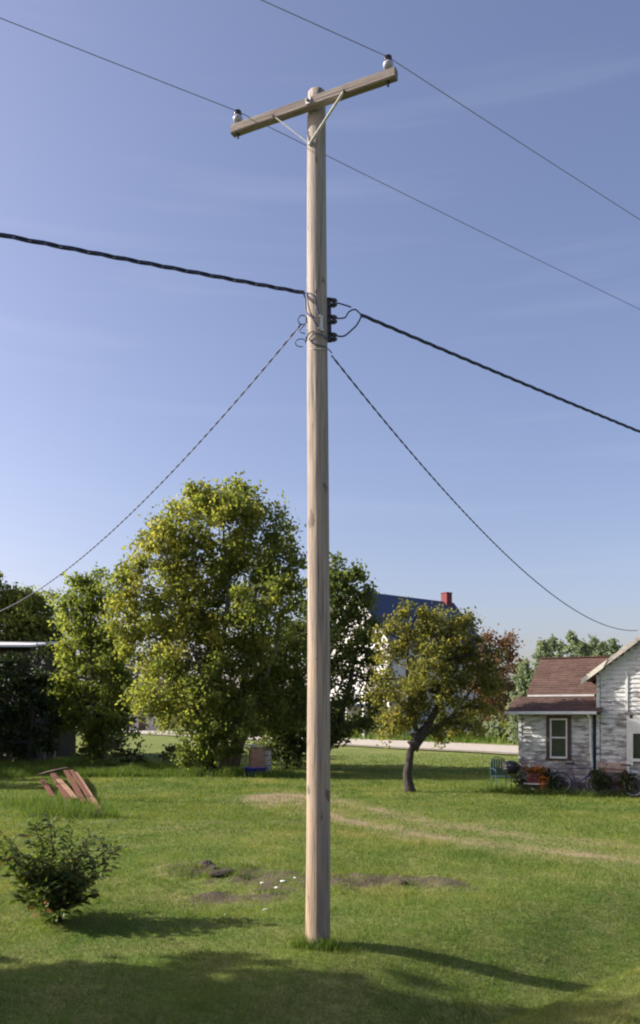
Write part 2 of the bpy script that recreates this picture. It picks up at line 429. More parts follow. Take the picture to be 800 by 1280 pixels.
def graded(lo, fine_lo, fine_hi, hi, step):
    c = list(np.arange(fine_lo, fine_hi, step))
    s = step; v = c[-1]
    while v < hi: s *= 1.22; v += s; c.append(v)
    s = step; v = fine_lo; pre = []
    while v > lo: s *= 1.22; v -= s; pre.append(v)
    return np.array(pre[::-1]+c)
gx = graded(-1500, -12, 15, 1500, .13)
gy = graded(-300, 4.5, 28, 2500, .13)
X, Y = np.meshgrid(gx, gy)
H = height(X, Y)
dirt, soil = masks(X, Y)
nx, ny = len(gx), len(gy)
g = G()
ii = (np.arange(ny-1)[:, None]*nx+np.arange(nx-1)[None]).ravel()
g.add(np.stack([X, Y, H], -1).reshape(-1, 3), np.stack([ii, ii+1, ii+nx+1, ii+nx], -1))
def ground_mat():
    m, n, l, b = nodes_of('lawn_ground')
    tc = n.new('ShaderNodeTexCoord'); o = tc.outputs['Object']
    a = noise(n, l, o, .22, 5, .6); c2 = noise(n, l, o, 1.4, 6, .7, (1, .7, 1)); d = noise(n, l, o, 26, 4, .7); e = noise(n, l, o, 7, 4, .7)
    c = ramp(n, l, a, [(.34, (.092,.155,.024)), (.52, (.135,.19,.036)), (.66, (.205,.22,.06))])
    c = mix(n, l, ramp(n, l, c2, [(.40, (0,)*3), (.66, (.75,)*3)]), c, (.25,.22,.09))
    c3 = noise(n, l, o, .55, 5, .65, (.7, 1.6, 1))
    c = mix(n, l, ramp(n, l, c3, [(.50, (0,)*3), (.68, (.7,)*3)]), c, (.085,.13,.022))
    c = mix(n, l, 1.0, c, ramp(n, l, d, [(.25, (.55,)*3), (.6, (1.15,)*3)]), 'MULTIPLY')
    c = mix(n, l, 1.0, c, ramp(n, l, e, [(.3, (.78,)*3), (.65, (1.12,)*3)]), 'MULTIPLY')
    at = n.new('ShaderNodeAttribute'); at.attribute_name = 'dirt'
    at2 = n.new('ShaderNodeAttribute'); at2.attribute_name = 'soil'
    def brk(att):
        x = n.new('ShaderNodeMath'); x.operation = 'MULTIPLY_ADD'; l.new(e, x.inputs[0]); x.inputs[1].default_value = 1.1; 
        y = n.new('ShaderNodeMath'); y.operation = 'ADD'; y.inputs[1].default_value = -.55
        l.new(att, y.inputs[0]); l.new(y.outputs[0], x.inputs[2])
        return ramp(n, l, x.outputs[0], [(.25, (0,)*3), (.75, (1,)*3)])
    dc = ramp(n, l, d, [(.3, (.18,.14,.075)), (.7, (.34,.27,.165))])
    c = mix(n, l, brk(at.outputs['Fac']), c, dc)
    sc = ramp(n, l, d, [(.3, (.05,.045,.03)), (.7, (.15,.12,.08))])
    c = mix(n, l, brk(at2.outputs['Fac']), c, sc)
    l.new(c, b.inputs['Base Color']); b.inputs['Roughness'].default_value = .95; b.inputs['Specular IOR Level'].default_value = .15
    bump(n, l, b, d, .8, .03)
    return m
ground = g.build('ground', ground_mat(), smooth=True, kind='structure', fixn=False)
for nm, arr in (('dirt', dirt), ('soil', soil)):
    at = ground.data.attributes.new(nm, 'FLOAT', 'POINT'); at.data.foreach_set('value', arr.astype(np.float32).ravel())

# the road the photographer stands on, and the gravel road far behind
def strip(a, b, w, z, n, name, mat, wob=.0):
    a = np.array(a, float); b = np.array(b, float); d = (b-a)/np.linalg.norm(b-a); nn = np.array([-d[1], d[0]])
    t = np.linspace(0, 1, n)[:, None]; p = a+(b-a)*t
    wo = (vnoise(t[:, 0]*200, t[:, 0]*0, 1, 2)-.5)*wob
    g = G(); L = p+nn*(w/2+wo[:, None]); R = p-nn*(w/2+wo[::-1][:, None])
    v = np.concatenate([np.c_[L, np.full(n, z)], np.c_[R, np.full(n, z)]])
    i = np.arange(n-1)
    g.add(v, np.stack([i, i+n, i+n+1, i+1], -1))
    return g.build(name, mat, kind='structure', fixn=False)
rc = R0-RN*5.6
strip(rc-RD*150, rc+RD*150, 6.6, .10, 40, 'near_road', M['asphalt'])
pa = P(165, 913.5, 1); pb = P(645, 937, 1)
def onground(px, py):
    Z = depth_of(py); return np.array([(px-400)/FPX*Z, Z])
ga = onground(100, 911.3); gb = onground(700, 940.7); dd = (gb-ga)/np.linalg.norm(gb-ga)
strip(ga-dd*80, gb+dd*40, 8.2, .09, 120, 'gravel_road', M['gravel'], .9)
strip(ga-dd*80+np.array([.0, 0]), gb+dd*40, 10.4, .07, 120, 'road_verge', simple('verge', (.22,.20,.12), .95, 0, .3, 1), 1.2)

# ------------------------------------------------------------------ grass (nobody could count it)
def blades(n, px, py, hh, ww, tone, lean=.5):
    z0 = height(px, py)
    a = RNG.uniform(0, 2*math.pi, n); l = RNG.normal(0, lean, (n, 2))*hh[:, None]
    c = np.stack([px, py, z0-.004], -1)
    s = np.stack([np.cos(a)*ww/2, np.sin(a)*ww/2, np.zeros(n)], -1)
    tip = c+np.stack([l[:, 0], l[:, 1], hh], -1)
    v = np.stack([c-s, c+s, tip], 1).reshape(-1, 3)
    return v, np.arange(3*n).reshape(-1, 3), np.repeat(tone, 3)
N = 560000
u = RNG.uniform(0, 1, N)
yy = 5.6*(52/5.6)**(u**1.0)
xx = RNG.uniform(-1, 1, N)*(yy*.40+1.2)
dm, sm = masks(xx, yy)
keep = RNG.uniform(0, 1, N) > np.clip(dm*1.2+sm*1.15, 0, .97)
keep &= ~((road_q(xx, yy) < -2.0))
keep &= RNG.uniform(0, 1, N) < np.clip((52-yy)/24, 0, 1)
xx, yy = xx[keep], yy[keep]; n = len(xx)
pat = vnoise(xx, yy, .5, 31); fine = vnoise(xx, yy, 2.6, 44)
hh = (.018+.03*fine*pat*2)*(1+.25*RNG.normal(0, 1, n)).clip(.4, 2)*(1+np.minimum(yy, 30)/30)
ww = .0045*(yy/7)**1.1
tone = np.clip(.08+.8*pat+.20*np.clip(1-(road_q(xx, yy)+.1)/.35, 0, 1)+.25*RNG.normal(0, 1, n)*.6+(vnoise(xx, yy, 1.1, 77)-.5)*.9, 0, 1)
g = G(); g.add(*blades(n, xx, yy, hh, ww, tone, .6))
# ranker tufts: clumps of taller grass over the rough part and round the pole
cx = []; cy = []; ch = []
def tufts(k, fx, fy, h, r=.12, per=26):
    for _ in range(k):
        x0 = random.uniform(*fx); y0 = random.uniform(*fy)
        cx.append(RNG.normal(x0, r, per)); cy.append(RNG.normal(y0, r*.8, per)); ch.append(np.full(per, h)*RNG.uniform(.4, 1.15, per))
tufts(40, (-2.3, -1.0), (12.5, 13.4), .10, .08)
tufts(150, (-3.2, 1.3), (10.6, 13.8), .09, .10)
tufts(160, (-4.5, 4.5), (7.0, 10.5), .05, .09, 18)
tufts(110, (.3, 4.0), (7.2, 9.6), .07, .08, 20)
tufts(200, (-7.5, 1), (17.5, 25), .10, .2, 26)
tufts(120, (2, 10), (11, 22), .07, .2, 18)
x = np.concatenate(cx); y = np.concatenate(cy); h = np.concatenate(ch); k = len(x)
g.add(*blades(k, x, y, h, .006*(y/8), np.clip(RNG.normal(.45, .25, k), 0, 1), .45))
g.build('grass', M['grass_blade'], kind='stuff', label='short mown green grass covering the lawn and the ditch', cat='grass', fixn=False)

def weed_patch(label, areas, h, dens, mat='weed', name='weeds', wid=.02):
    g = G()
    for (x0, y0, rx, ry) in areas:
        k = int(dens*rx*ry*3)
        x = RNG.normal(x0, rx*.55, k); y = RNG.normal(y0, ry*.55, k)
        hh = h*RNG.uniform(.3, 1.1, k)*(.5+vnoise(x, y, 1.2, 3))
        g.add(*blades(k, x, y, hh, np.full(k, wid), np.clip(RNG.normal(.5, .28, k), 0, 1), .35))
    return g.build(name, M[mat], kind='stuff', label=label, cat='weeds', fixn=False)
weed_patch('clump of short grass and weeds round the foot of the wooden pole', [(-.02, 8.86, .16, .10), (.1, 8.8, .14, .09), (-.17, 8.9, .12, .1)], .13, 9000, wid=.008)
weed_patch('tall rough grass standing in front of the shady trees and barn',
           [(RNG.uniform(-17, -6.5), RNG.uniform(32, 40), RNG.uniform(.3, 1.2), RNG.uniform(.3, .8)) for _ in range(34)], .36, 420, wid=.028)
weed_patch('bright long grass fringe under the tall maple and its leafy sucker bush',
           [(RNG.uniform(-9, -1.5), RNG.uniform(31.6, 34), RNG.uniform(.3, .9), RNG.uniform(.2, .5)) for _ in range(26)], .36, 420, wid=.025)
weed_patch('green weeds growing through the rusty scrap boards', [(-6.2, 20.2, .9, .5), (-5.3, 19.7, .7, .3), (-6.9, 21.0, .6, .5), (-6.0, 21.3, .7, .5), (-7.4, 22.5, 1.2, .6), (-4.8,19.6,.5,.2)], .34, 520, wid=.018)
weed_patch('weeds and long grass along the foot of the peeling house', [(6.2, 25.6, .7, .2), (7.3, 25.35, .8, .15), (8.4, 24.9, .7, .15), (5.5, 26.3, .6, .3)], .28, 900, wid=.018)
weed_patch('low weeds between the road verge and the distant shrubs', [(2, 82, 8, 3), (9, 75, 6, 3), (15, 70, 5, 3), (-8, 92, 8, 4)], .7, 18, wid=.12)

# ------------------------------------------------------------------ trees
def wobble(a, b, n, amp):
    t = np.linspace(0, 1, n)[:, None]; p = a+(b-a)*t
    w = np.cumsum(RNG.normal(0, amp, (n, 3)), 0); w -= w[0]; w -= t*w[-1]
    return p+w

def leaves(g, c, size, tone, up=.25):
    """c (n,3) centres; folded diamond leaves, two triangles each side of the midrib"""
    n = len(c)
    d = RNG.normal(0, 1, (n, 3)); d[:, 2] -= up; d /= np.linalg.norm(d, axis=1)[:, None]
    e = RNG.normal(0, 1, (n, 3)); e[:, 2] *= .55
    s = np.cross(d, e); s /= np.linalg.norm(s, axis=1)[:, None]+1e-9
    nn = np.cross(s, d)
    size = np.broadcast_to(size, (n,))[:, None]
    a = c-d*size*.5; b = c+d*size*.55
    l = c+s*size*.30+nn*size*.08-d*size*.05; r = c-s*size*.30+nn*size*.08-d*size*.05
    v = np.stack([a, r, b, l], 1).reshape(-1, 3)
    i = np.arange(n)[:, None]*4
    g.add(v, np.concatenate([i+np.array([[0, 1, 2]]), i+np.array([[0, 2, 3]])]), np.repeat(tone, 4))

def tree(name, label, cat, base, lobes, leafmat, barkmat='bark', size=.16, cl_r=.42, n_cl=9, per=60, stems=None,
         trunk_r=.2, tone=.5, tvar=.22, seed=0, group=None, sun_bias=True, shell=.55, twigs=True, droop=.25):
    """lobes: (x,y,z,r[,tone shift]) in world space"""
    base = np.array(base, float); base[2] = float(height(np.array([base[0]]), np.array([base[1]]))[0])-.05
    t = thing(name, label, cat, tuple(base), 0, group)
    tr = G(); cr = G()
    L = [np.array(l[:3])-base for l in lobes]; R = [l[3] for l in lobes]
    TS = [l[4] if len(l) > 4 else 0 for l in lobes]
    top = max(l[2] for l in L)
    stems = stems or [[(0, 0, 0), (0, 0, top*.8)]]
    paths = []
    for st in stems:
        pts = [np.array(p, float) for p in st]
        segs = [pts[0][None]]
        for a, b in zip(pts[:-1], pts[1:]):
            m = max(4, int(np.linalg.norm(b-a)/.5)); segs.append(wobble(a, b, m, .03*np.linalg.norm(b-a)/m**.5)[1:])
        p = np.concatenate(segs); s = np.linspace(0, 1, len(p))
        rr = trunk_r*(1-.82*s)/(1+.25*(len(stems)-1)); rr[0] *= 1.45
        if len(rr) > 1: rr[1] *= 1.12
        tr.tube(p, rr, 8); paths.append((p, rr))
    for li, (c, r, ts) in enumerate(zip(L, R, TS)):
        best = None
        for p, rr in paths:
            d = np.linalg.norm(p-c, axis=1)+np.maximum(0, p[:, 2]-(c[2]-.15*np.linalg.norm(p-c, axis=1)))*2
            k = int(d.argmin())
            if best is None or d[k] < best[0]: best = (d[k], p[k], rr[k])
        q = wobble(best[1], c, 6, .05*r+.02)
        tr.tube(q, np.linspace(min(best[2]*.7, .09*r+.02), .02+.012*r, 6), 5)
        nc = max(4, int(n_cl*1.35*(r/1.0)**2))
        dr = RNG.normal(0, 1, (nc, 3)); dr /= np.linalg.norm(dr, axis=1)[:, None]
        rad = r*(shell+(1-shell)*RNG.uniform(0, 1, nc))**.8*RNG.uniform(.72, 1.12, nc)
        cc = c+dr*rad[:, None]*np.array([1, .95, .95])
        for j in range(nc):
            if cc[j][2] < .15: continue
            if twigs:
                tr.tube(wobble(c+(cc[j]-c)*.1, cc[j], 4, .03*r), np.linspace(.012+.008*r, .008, 4), 3, False)
            k = int(per*1.75*RNG.uniform(.6, 1.3))
            rr_ = cl_r*RNG.uniform(.6, 1.25)
            o = RNG.normal(0, .45, (k, 3))*rr_; o[:, 2] *= .7
            # outward lying spray
            o = o+np.outer(RNG.uniform(-.4, .7, k), dr[j])*rr_*.8
            o[:, 2] -= droop*rr_*np.abs(RNG.normal(0, .6, k))
            pt = cc[j]+o
            ct = tone+ts+RNG.normal(0, tvar*.6)
            leaves(cr, pt, size*RNG.uniform(.6, 1.25, k), np.clip(ct+RNG.normal(0, tvar*.6, k), 0, 1))
    tr.build('trunk', M[barkmat], t, True, fixn=False)
    cr.build('crown', M[leafmat], t, fixn=False)
    return t

def LB(Z, *ls, dy=.5):
    s = Z/FPX; out = []
    for k, l in enumerate(ls):
        p = P(l[0], l[1], Z); r = l[2]*s
        p[1] += (((k*37) % 11)/10-.5)*r*2*dy
        out.append((*p, r, *(l[3:4])))
    return out
def at(Z, px): return ((px-400)/FPX*Z, Z, 0)
def rel(Z, bpx, *pts):
    b = np.array([(bpx-400)/FPX*Z, Z, 0]); return [tuple(P(px, py, Z)-b) for px, py in pts]

# tall many-stemmed maple left of the pole
Z = 34
tree('maple_tree', 'tallest yellow green many-stemmed maple left of the pole', 'tree', at(Z, 286),
     LB(Z, (262,626,26,.1),(300,634,28),(238,650,34,.12),(285,660,40,.05),(330,660,34),(204,664,22,.1),(205,690,36,.15),(250,700,44,.1),(300,705,46,.0),
        (350,700,34,-.1),(172,705,24,.1),(175,745,34,.18),(225,755,46,.12),(280,765,50,.05),(335,760,48,-.12),(160,790,26,.15),(192,805,42,.1),(245,820,50,.05),
        (300,830,50,-.05),(350,820,44,-.18),(205,865,38,.05),(185,880,22,.05),(255,880,42,-.02),(305,890,42,-.12),(350,880,42,-.2), dy=.9),
     'leaf_yellow', size=.175, cl_r=.55, n_cl=11, per=64, trunk_r=.34,
     stems=[rel(Z,286,(286,963),(278,900),(255,780),(240,660)), rel(Z,286,(289,963),(298,880),(318,760),(325,680)),
            rel(Z,286,(284,963),(272,860),(285,740),(280,640)), rel(Z,286,(291,963),(310,900),(345,810),(352,730)), rel(Z,286,(282,963),(250,890),(205,800),(185,720))],
     tone=.47, tvar=.26)
# darker tree behind the pole
Z = 37
tree('shade_tree', 'dark green open-crowned tree directly behind the pole', 'tree', at(Z, 398),
     LB(Z, (428,718,20),(405,730,30),(450,722,14),(455,745,14),(436,752,26),(395,775,40),(440,790,28),(462,782,12),(365,790,34),(410,825,34),(455,830,20),
        (375,850,44),(425,865,30),(462,872,18),(350,890,40),(395,900,36),(440,902,24),(370,925,28), (340,930,24),(425,770,26),(445,815,26),(468,845,16),(420,905,26),(465,900,14),(460,800,18),(472,868,16),(470,825,12),(430,750,24), dy=.7),
     'leaf_green', 'bark_dark', size=.19, cl_r=.5, n_cl=9, per=46, trunk_r=.26,
     stems=[rel(Z,398,(398,955),(395,880),(410,790),(425,725)), rel(Z,398,(400,955),(380,880),(365,800)), rel(Z,398,(402,955),(430,880),(450,780))],
     tone=.35, tvar=.25)
# columnar yellow green tree
Z = 40
tree('box_elder', 'narrow yellow green tree with foliage to the ground beside the dark barn', 'tree', at(Z, 122),
     LB(Z, (118,728,20),(100,748,24),(140,750,18,-.1),(86,770,22,.2),(118,780,30),(92,805,30,.2),(130,815,28),(80,840,24,.15),(110,850,36,.05),(140,850,22),
        (88,878,28,.05),(125,890,32),(150,880,14),(105,915,26),(135,918,20),(150,800,16,.05),(155,850,16),(120,925,22),(148,905,16), dy=.7),
     'leaf_bright', size=.2, cl_r=.5, n_cl=11, per=52, trunk_r=.2, tone=.5, tvar=.25,
     stems=[rel(Z,122,(122,948),(118,880),(112,800),(115,740)), rel(Z,122,(124,948),(135,880),(138,790))])
Z = 47
tree('ash_tree', 'olive green tree rising over the white barn roof edge', 'tree', at(Z, 28),
     LB(Z, (5,735,20),(20,752,24),(48,752,18),(-25,738,34),(62,775,18),(35,785,26),(0,785,24),(-30,780,30),(-75,760,45),(55,815,22), (-70, 820, 40),(35,765,26),(10,765,26),(62,800,18),(70,840,20),(45,800,20),(66,870,20),(68,905,22),(50,820,22),(55,845,20),(60,785,20),(30,800,22), dy=.8),
     'leaf_yellow', 'bark_dark', size=.22, cl_r=.6, n_cl=10, per=48, trunk_r=.3, tone=.30, tvar=.24,
     stems=[rel(Z,28,(28,942),(25,860),(15,770)), rel(Z,28,(30,942),(45,850),(50,770)), rel(Z,28,(26,942),(0,860),(-40,770))])
Z = 39
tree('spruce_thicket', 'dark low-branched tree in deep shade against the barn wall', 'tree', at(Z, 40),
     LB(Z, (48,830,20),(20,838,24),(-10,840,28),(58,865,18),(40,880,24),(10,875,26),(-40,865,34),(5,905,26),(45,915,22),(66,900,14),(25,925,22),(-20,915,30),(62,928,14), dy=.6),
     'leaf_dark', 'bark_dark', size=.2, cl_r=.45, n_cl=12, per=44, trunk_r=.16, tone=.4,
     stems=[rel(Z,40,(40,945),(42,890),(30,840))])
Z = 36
tree('undergrowth_shrub', 'dark shrub added in place of shaded grass between the narrow green tree and the tall maple', 'shrub', at(Z, 160), LB(Z, (150,935,14),(172,938,12),(140,925,12),(160,945,14), dy=.6),  # added: dark leaves stand in for shaded grass here
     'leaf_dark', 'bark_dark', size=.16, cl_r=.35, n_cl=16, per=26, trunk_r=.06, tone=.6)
tree('undergrowth_shrub', 'low dark shrub added in place of shaded grass under the left side of the tall maple', 'shrub', at(38, 222), LB(38, (212,938,11),(228,935,13),(240,942,12), dy=.6),  # added dark foliage covering lit field where the grass lies in shade
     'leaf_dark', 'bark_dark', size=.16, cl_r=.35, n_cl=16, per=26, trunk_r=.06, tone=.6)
tree('added_shade_tree', 'dark tree added for its shade behind the narrow yellow green one', 'tree', at(50, 128), LB(50, (120,800,26),(140,815,26),(110,840,28),(150,860,24),(130,880,26),(110,905,20),(150,905,20), dy=.8),  # mostly hidden tree, added for the shadow it casts on the field
     'leaf_green', 'bark_dark', size=.24, cl_r=.6, n_cl=6, per=36, trunk_r=.2, tone=.35)
Z = 36.5
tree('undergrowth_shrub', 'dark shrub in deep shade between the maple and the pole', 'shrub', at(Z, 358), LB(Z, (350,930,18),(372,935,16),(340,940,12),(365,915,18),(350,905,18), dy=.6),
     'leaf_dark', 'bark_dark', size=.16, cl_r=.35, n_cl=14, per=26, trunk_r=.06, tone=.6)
# bright bush under the maple
Z = 32.4
tree('sucker_bush', 'bright green leafy bush at the foot of the tall maple', 'bush', at(Z, 262),
     LB(Z, (262,900,14,.1),(245,920,18),(275,918,16,-.1),(236,942,16,.1),(262,942,20),(290,940,14),(300,915,10), (262, 958, 14), dy=.6),
     'leaf_bright', 'bark_dark', size=.17, cl_r=.3, n_cl=22, per=36, trunk_r=.06, tone=.55,
     stems=[rel(Z,262,(262,970),(250,920),(244,905)), rel(Z,262,(263,970),(272,920),(265,890)), rel(Z,262,(264,970),(288,940))])
# small apple tree in the lawn
Z = 26.2
tree('apple_tree', 'small leaning yellow green tree with one bare trunk beside the peeling house', 'tree', at(Z, 513),
     LB(Z, (524,764,14,.1),(500,775,14,.1),(545,768,16),(575,775,12),(482,790,12,.1),(515,795,24,.08),(555,795,26),(592,793,14),(495,822,24,.08),(535,828,30),(577,825,26),
        (612,815,14),(478,848,15,.1),(512,860,26,.05),(555,862,28),(597,855,22),(625,850,10),(490,880,20,.05),(530,892,22),(572,892,22),(608,885,14),(470,868,10),(490,902,14,.05),(515,905,14),(555,908,16),(590,908,14),(540,795,24),(575,810,22),(535,862,28),(600,835,18,-.1), dy=.8),
     'leaf_apple', 'bark_dark', size=.12, cl_r=.33, n_cl=24, per=50, trunk_r=.24, tone=.55, tvar=.27,
     stems=[rel(Z,513,(513,992),(509,965),(513,938),(521,920),(518,895),(508,850),(510,800)), rel(Z,513,(519,922),(532,908),(548,880),(565,835),(560,790)),
            rel(Z,513,(515,932),(531,915),(560,900),(590,860))], droop=.4)
# autumn tree beyond the road, shrubs, far trees
Z = 76
tree('autumn_tree', 'rusty pink autumn tree behind the small yellow tree', 'tree', at(Z, 618),
     LB(Z, (622,808,11),(640,815,9),(606,822,13),(628,832,14),(650,832,9),(600,850,16),(622,858,16),(644,855,11),(604,880,15),(628,882,14),(612,800,10),(634,800,9),(596,835,14),(642,835,13),(600,865,16),(640,875,13),(615,895,14),(640,898,10), dy=.7),
     'leaf_rust', size=.30, cl_r=.8, n_cl=4, per=44, trunk_r=.25, tone=.5)
shrub_lab = ['olive shrub', 'dark green shrub', 'yellowish shrub', 'pale green shrub']
for k, (px, top, w, Z, mt, lab) in enumerate([
        (428, 884, 13, 84, 'leaf_green', 'dark shrub beyond the gravel road just right of the pole'),
        (452, 892, 11, 82, 'leaf_yellow', 'olive shrub beyond the road, between pole and white farmhouse gable'),
        (476, 888, 13, 80, 'leaf_green', 'dark green shrub beyond the road below the white farmhouse'),
        (500, 894, 11, 78, 'leaf_yellow', 'yellowish shrub beyond the road left of the leaning trunk'),
        (545, 890, 14, 76, 'leaf_green', 'dark green shrub beyond the road right of the leaning trunk'),
        (572, 896, 11, 74, 'leaf_yellow', 'olive shrub beyond the road under the small tree crown'),
        (597, 890, 12, 73, 'leaf_green', 'dark green shrub beyond the road below the rusty autumn tree'),
        (622, 898, 12, 71, 'leaf_pale_haze', 'pale yellow green shrub beyond the road near the dark shed'),
        (643, 896, 10, 70, 'leaf_yellow', 'yellow green shrub beyond the road just left of the peeling house'),
        (205, 893, 12, 96, 'leaf_yellow', 'small shrub beside the far road seen under the tall maple')]):
    bot = HORIZON+EYE*FPX/Z
    tree('roadside_shrub', lab, 'shrub', at(Z, px), LB(Z, (px, top+w*.7, w*.7), (px-w*.5, bot-w*.8, w*.75), (px+w*.5, bot-w*.8, w*.75), dy=.5), mt, size=.34, cl_r=.6,
         n_cl=5, per=30, trunk_r=.07, tone=.5, group='shrubs beyond the gravel road')
for k, (px, top, w, lab) in enumerate([
        (676, 801, 7, 'small pale tree above the left end of the brown roof'), (690, 797, 7, 'second pale tree from the left above the brown roof'),
        (714, 790, 6, 'tallest pointed pale tree above the middle of the brown roof'), (702, 802, 6, 'low pale tree left of the tallest pointed one over the roof'),
        (728, 803, 6, 'low pale tree right of the tallest pointed one over the roof'), (742, 796, 7, 'pale tree above the right end of the brown roof'),
        (682, 805, 7, 'low pale tree between the two leftmost over the brown roof'), (721, 800, 6, 'narrow pale tree just right of the tallest pointed one'),
        (735, 806, 6, 'lowest pale tree over the right half of the brown roof'), (752, 803, 7, 'pale tree where the brown roof meets the gable roof'),
        (765, 799, 9, 'broad darker tree beside the sloping gable roof'), (655, 828, 10, 'low green tree at the left edge of the brown roof')]):
    Z = 64+(k*5) % 9
    ls = [(px, top+4, w*.4), (px, top+9, w*.6)]+[(px+((-1)**j)*w*.35, top+12+j*9, w*(.75+.15*j)) for j in range(9)]
    tree('background_tree', lab, 'tree', at(Z, px), LB(Z, *ls, dy=.5), 'leaf_pale_haze', size=.26, cl_r=.34, n_cl=26, per=26, trunk_r=.14, tone=.5,
         group='pale trees behind the peeling house', twigs=False)
# far woodland that reads as one mass
g = G()
k = 60000
ang = RNG.uniform(-.62, .62, k); dist = RNG.uniform(200, 240, k)
x = np.tan(ang)*dist; prof = 6+5*vnoise(x+500, x*0, .05, 5)
z = prof*RNG.uniform(0, 1, k)**.8
leaves(g, np.stack([x, dist, z], -1), RNG.uniform(.9, 1.8, k), np.clip(RNG.normal(.45, .2, k), 0, 1))
g.build('far_woodland', M['leaf_green'], kind='stuff', label='distant low line of woodland along the horizon', cat='woodland', fixn=False)

# big trees standing left of the view whose shade falls over the lawn
Z = 9.3
tree('shade_maple', 'broad tree just out of view that shades the near lawn', 'tree', (-13.4, 8.6, 0),
     [(-12.2,7.70,6.6,1.5),(-11.2,8.30,6.1,1.4),(-11.4,6.70,6.1,1.5),(-13.7,7.60,6.2,1.6),(-12.2,7.20,4.8,1.4),(-10.4,7.60,4.8,1.3),(-13.6,8.10,4.5,1.4),(-11.8,8.50,3.6,1.3),(-12.7,6.40,3.4,1.4),(-10.1,6.90,3.3,1.2),(-11.2,7.70,2.9,1.2),(-12.2,5.70,5.6,1.4)],
     'leaf_green', size=.30, cl_r=.5, n_cl=12, per=30, trunk_r=.24)
tree('shade_maple', 'second tree out of view beyond the lower left lawn', 'tree', (-11.5, 5.2, 0),
     [(-11.5,5.2,5.2,1.5),(-12.3,4.2,4.2,1.4),(-10.8,4.4,3.8,1.3),(-11.5,6.0,4.0,1.4),(-11.6,3.4,3.2,1.3),(-11.2,5.6,2.8,1.2)],
     'leaf_green', size=.30, cl_r=.5, n_cl=11, per=30, trunk_r=.2)

tree('shade_maple', 'round tree out of view left of the rusty scrap boards', 'tree', (-20, 29, 0),
     [(-20,29,4.6,1.6),(-21,30.5,3.6,1.6),(-19,28,3.4,1.5),(-20,31.5,4,1.5),(-21,27.5,3,1.5),(-19.5,30,2.4,1.4)], 'leaf_green', size=.32, cl_r=.5, n_cl=9, per=26, trunk_r=.25)
tree('shade_maple', 'large tree out of view beside the dark barn', 'tree', (-24, 37, 0),
     [(-24,37,8.5,2.4),(-25,39,6,2.6),(-23,35.5,6,2.4),(-22.5,38,5,2.3),(-24,36,3.5,2.4),(-22.5,34.5,4,2)], 'leaf_green', size=.40, cl_r=.7, n_cl=5, per=30, trunk_r=.3)

# ------------------------------------------------------------------ front left bush, leaf by leaf on arching stems
def near_bush():
    bx, by = onground(68, 1152)
    bz = float(height(np.array([bx]), np.array([by]))[0])
    t = thing('lawn_bush', 'loose dark green leafy bush in the near lawn at left', 'bush', (bx, by, bz))
    st = G(); cr = G()
    s = 10.0/FPX
    tips = []
    targets = [(-10,1050),(0,1078),(10,1095),(22,1062),(28,1048),(40,1040),(56,1030),(70,1028),(84,1034),(95,1058),(104,1052),(118,1062),(140,1060),(148,1066),(132,1088),(112,1100),
               (120,1118),(95,1125),(80,1075),(60,1070),(45,1085),(30,1110),(18,1120),(50,1110),(75,1100),(92,1085),(104,1080),(66,1050),(36,1075),(14,1065),(58,1095),(88,1108),(70,1125),(48,1130)]
    targets = targets+[(a+random.uniform(-12, 12), b+random.uniform(-6, 14)) for a, b in targets[::5]]
    for (px, py) in targets:
        p = np.array([(px-68)*s*1.04, RNG.normal(0, .35), (1152-py)*s*1.08])
        a = RNG.normal(0, .05, 3); a[2] = 0
        mid = a*.4+p*.5+np.array([-p[0]*.18, 0, .1*p[2]])
        tt = np.linspace(0, 1, 9)[:, None]
        q = a*(1-tt)**2+2*mid*tt*(1-tt)+p*tt**2
        q[1:-1] += RNG.normal(0, .008, (7, 3))
        st.tube(q, np.linspace(.010, .003, 9), 5)
        for f in np.linspace(.25, 1.0, 32):
            i = f*8; k = min(int(i), 7); c = q[k]+(q[k+1]-q[k])*(i-k)
            d = q[min(k+1, 8)]-q[k]; d /= np.linalg.norm(d)
            for side in (-1, 1):
                az = RNG.uniform(0, 2*math.pi)
                o = np.array([math.cos(az), math.sin(az), RNG.uniform(-.35, .5)]); o = o*.9+d*.35; o /= np.linalg.norm(o)
                if RNG.uniform() < .35:
                    e = c+o*RNG.uniform(.06, .16); st.tube([c, e], [.003, .002], 3, False); c2 = e
                else: c2 = c
                Ls = RNG.uniform(.085, .145)*(1.1-.25*f)
                u = np.cross(o, [0, 0, 1]); u /= np.linalg.norm(u)+1e-9; w = np.cross(u, o)
                u = u*math.cos(az)+w*math.sin(az)*.5; u /= np.linalg.norm(u); w = np.cross(u, o)
                dr = np.array([0, 0, -.18])
                v = [c2, c2+o*Ls*.35+u*Ls*.30+w*Ls*.05, c2+o*Ls*.75+u*Ls*.2+w*Ls*.03+dr*Ls*.5, c2+o*Ls+dr*Ls, c2+o*Ls*.75-u*Ls*.2+w*Ls*.03+dr*Ls*.5, c2+o*Ls*.35-u*Ls*.26+w*Ls*.05, c2+o*Ls*.5+dr*Ls*.2]
                cr.add(v, np.array([[0,1,6],[1,2,6],[2,3,6],[3,4,6],[4,5,6],[5,0,6]]), np.clip(RNG.normal(.5, .25), 0, 1) if RNG.uniform() > .03 else 1.0)
    st.build('stem', M['bark_dark'], t, True, kind='stuff', fixn=False); cr.build('foliage', M['leaf_bush'], t, kind='stuff', fixn=False)
    return t
near_bush()

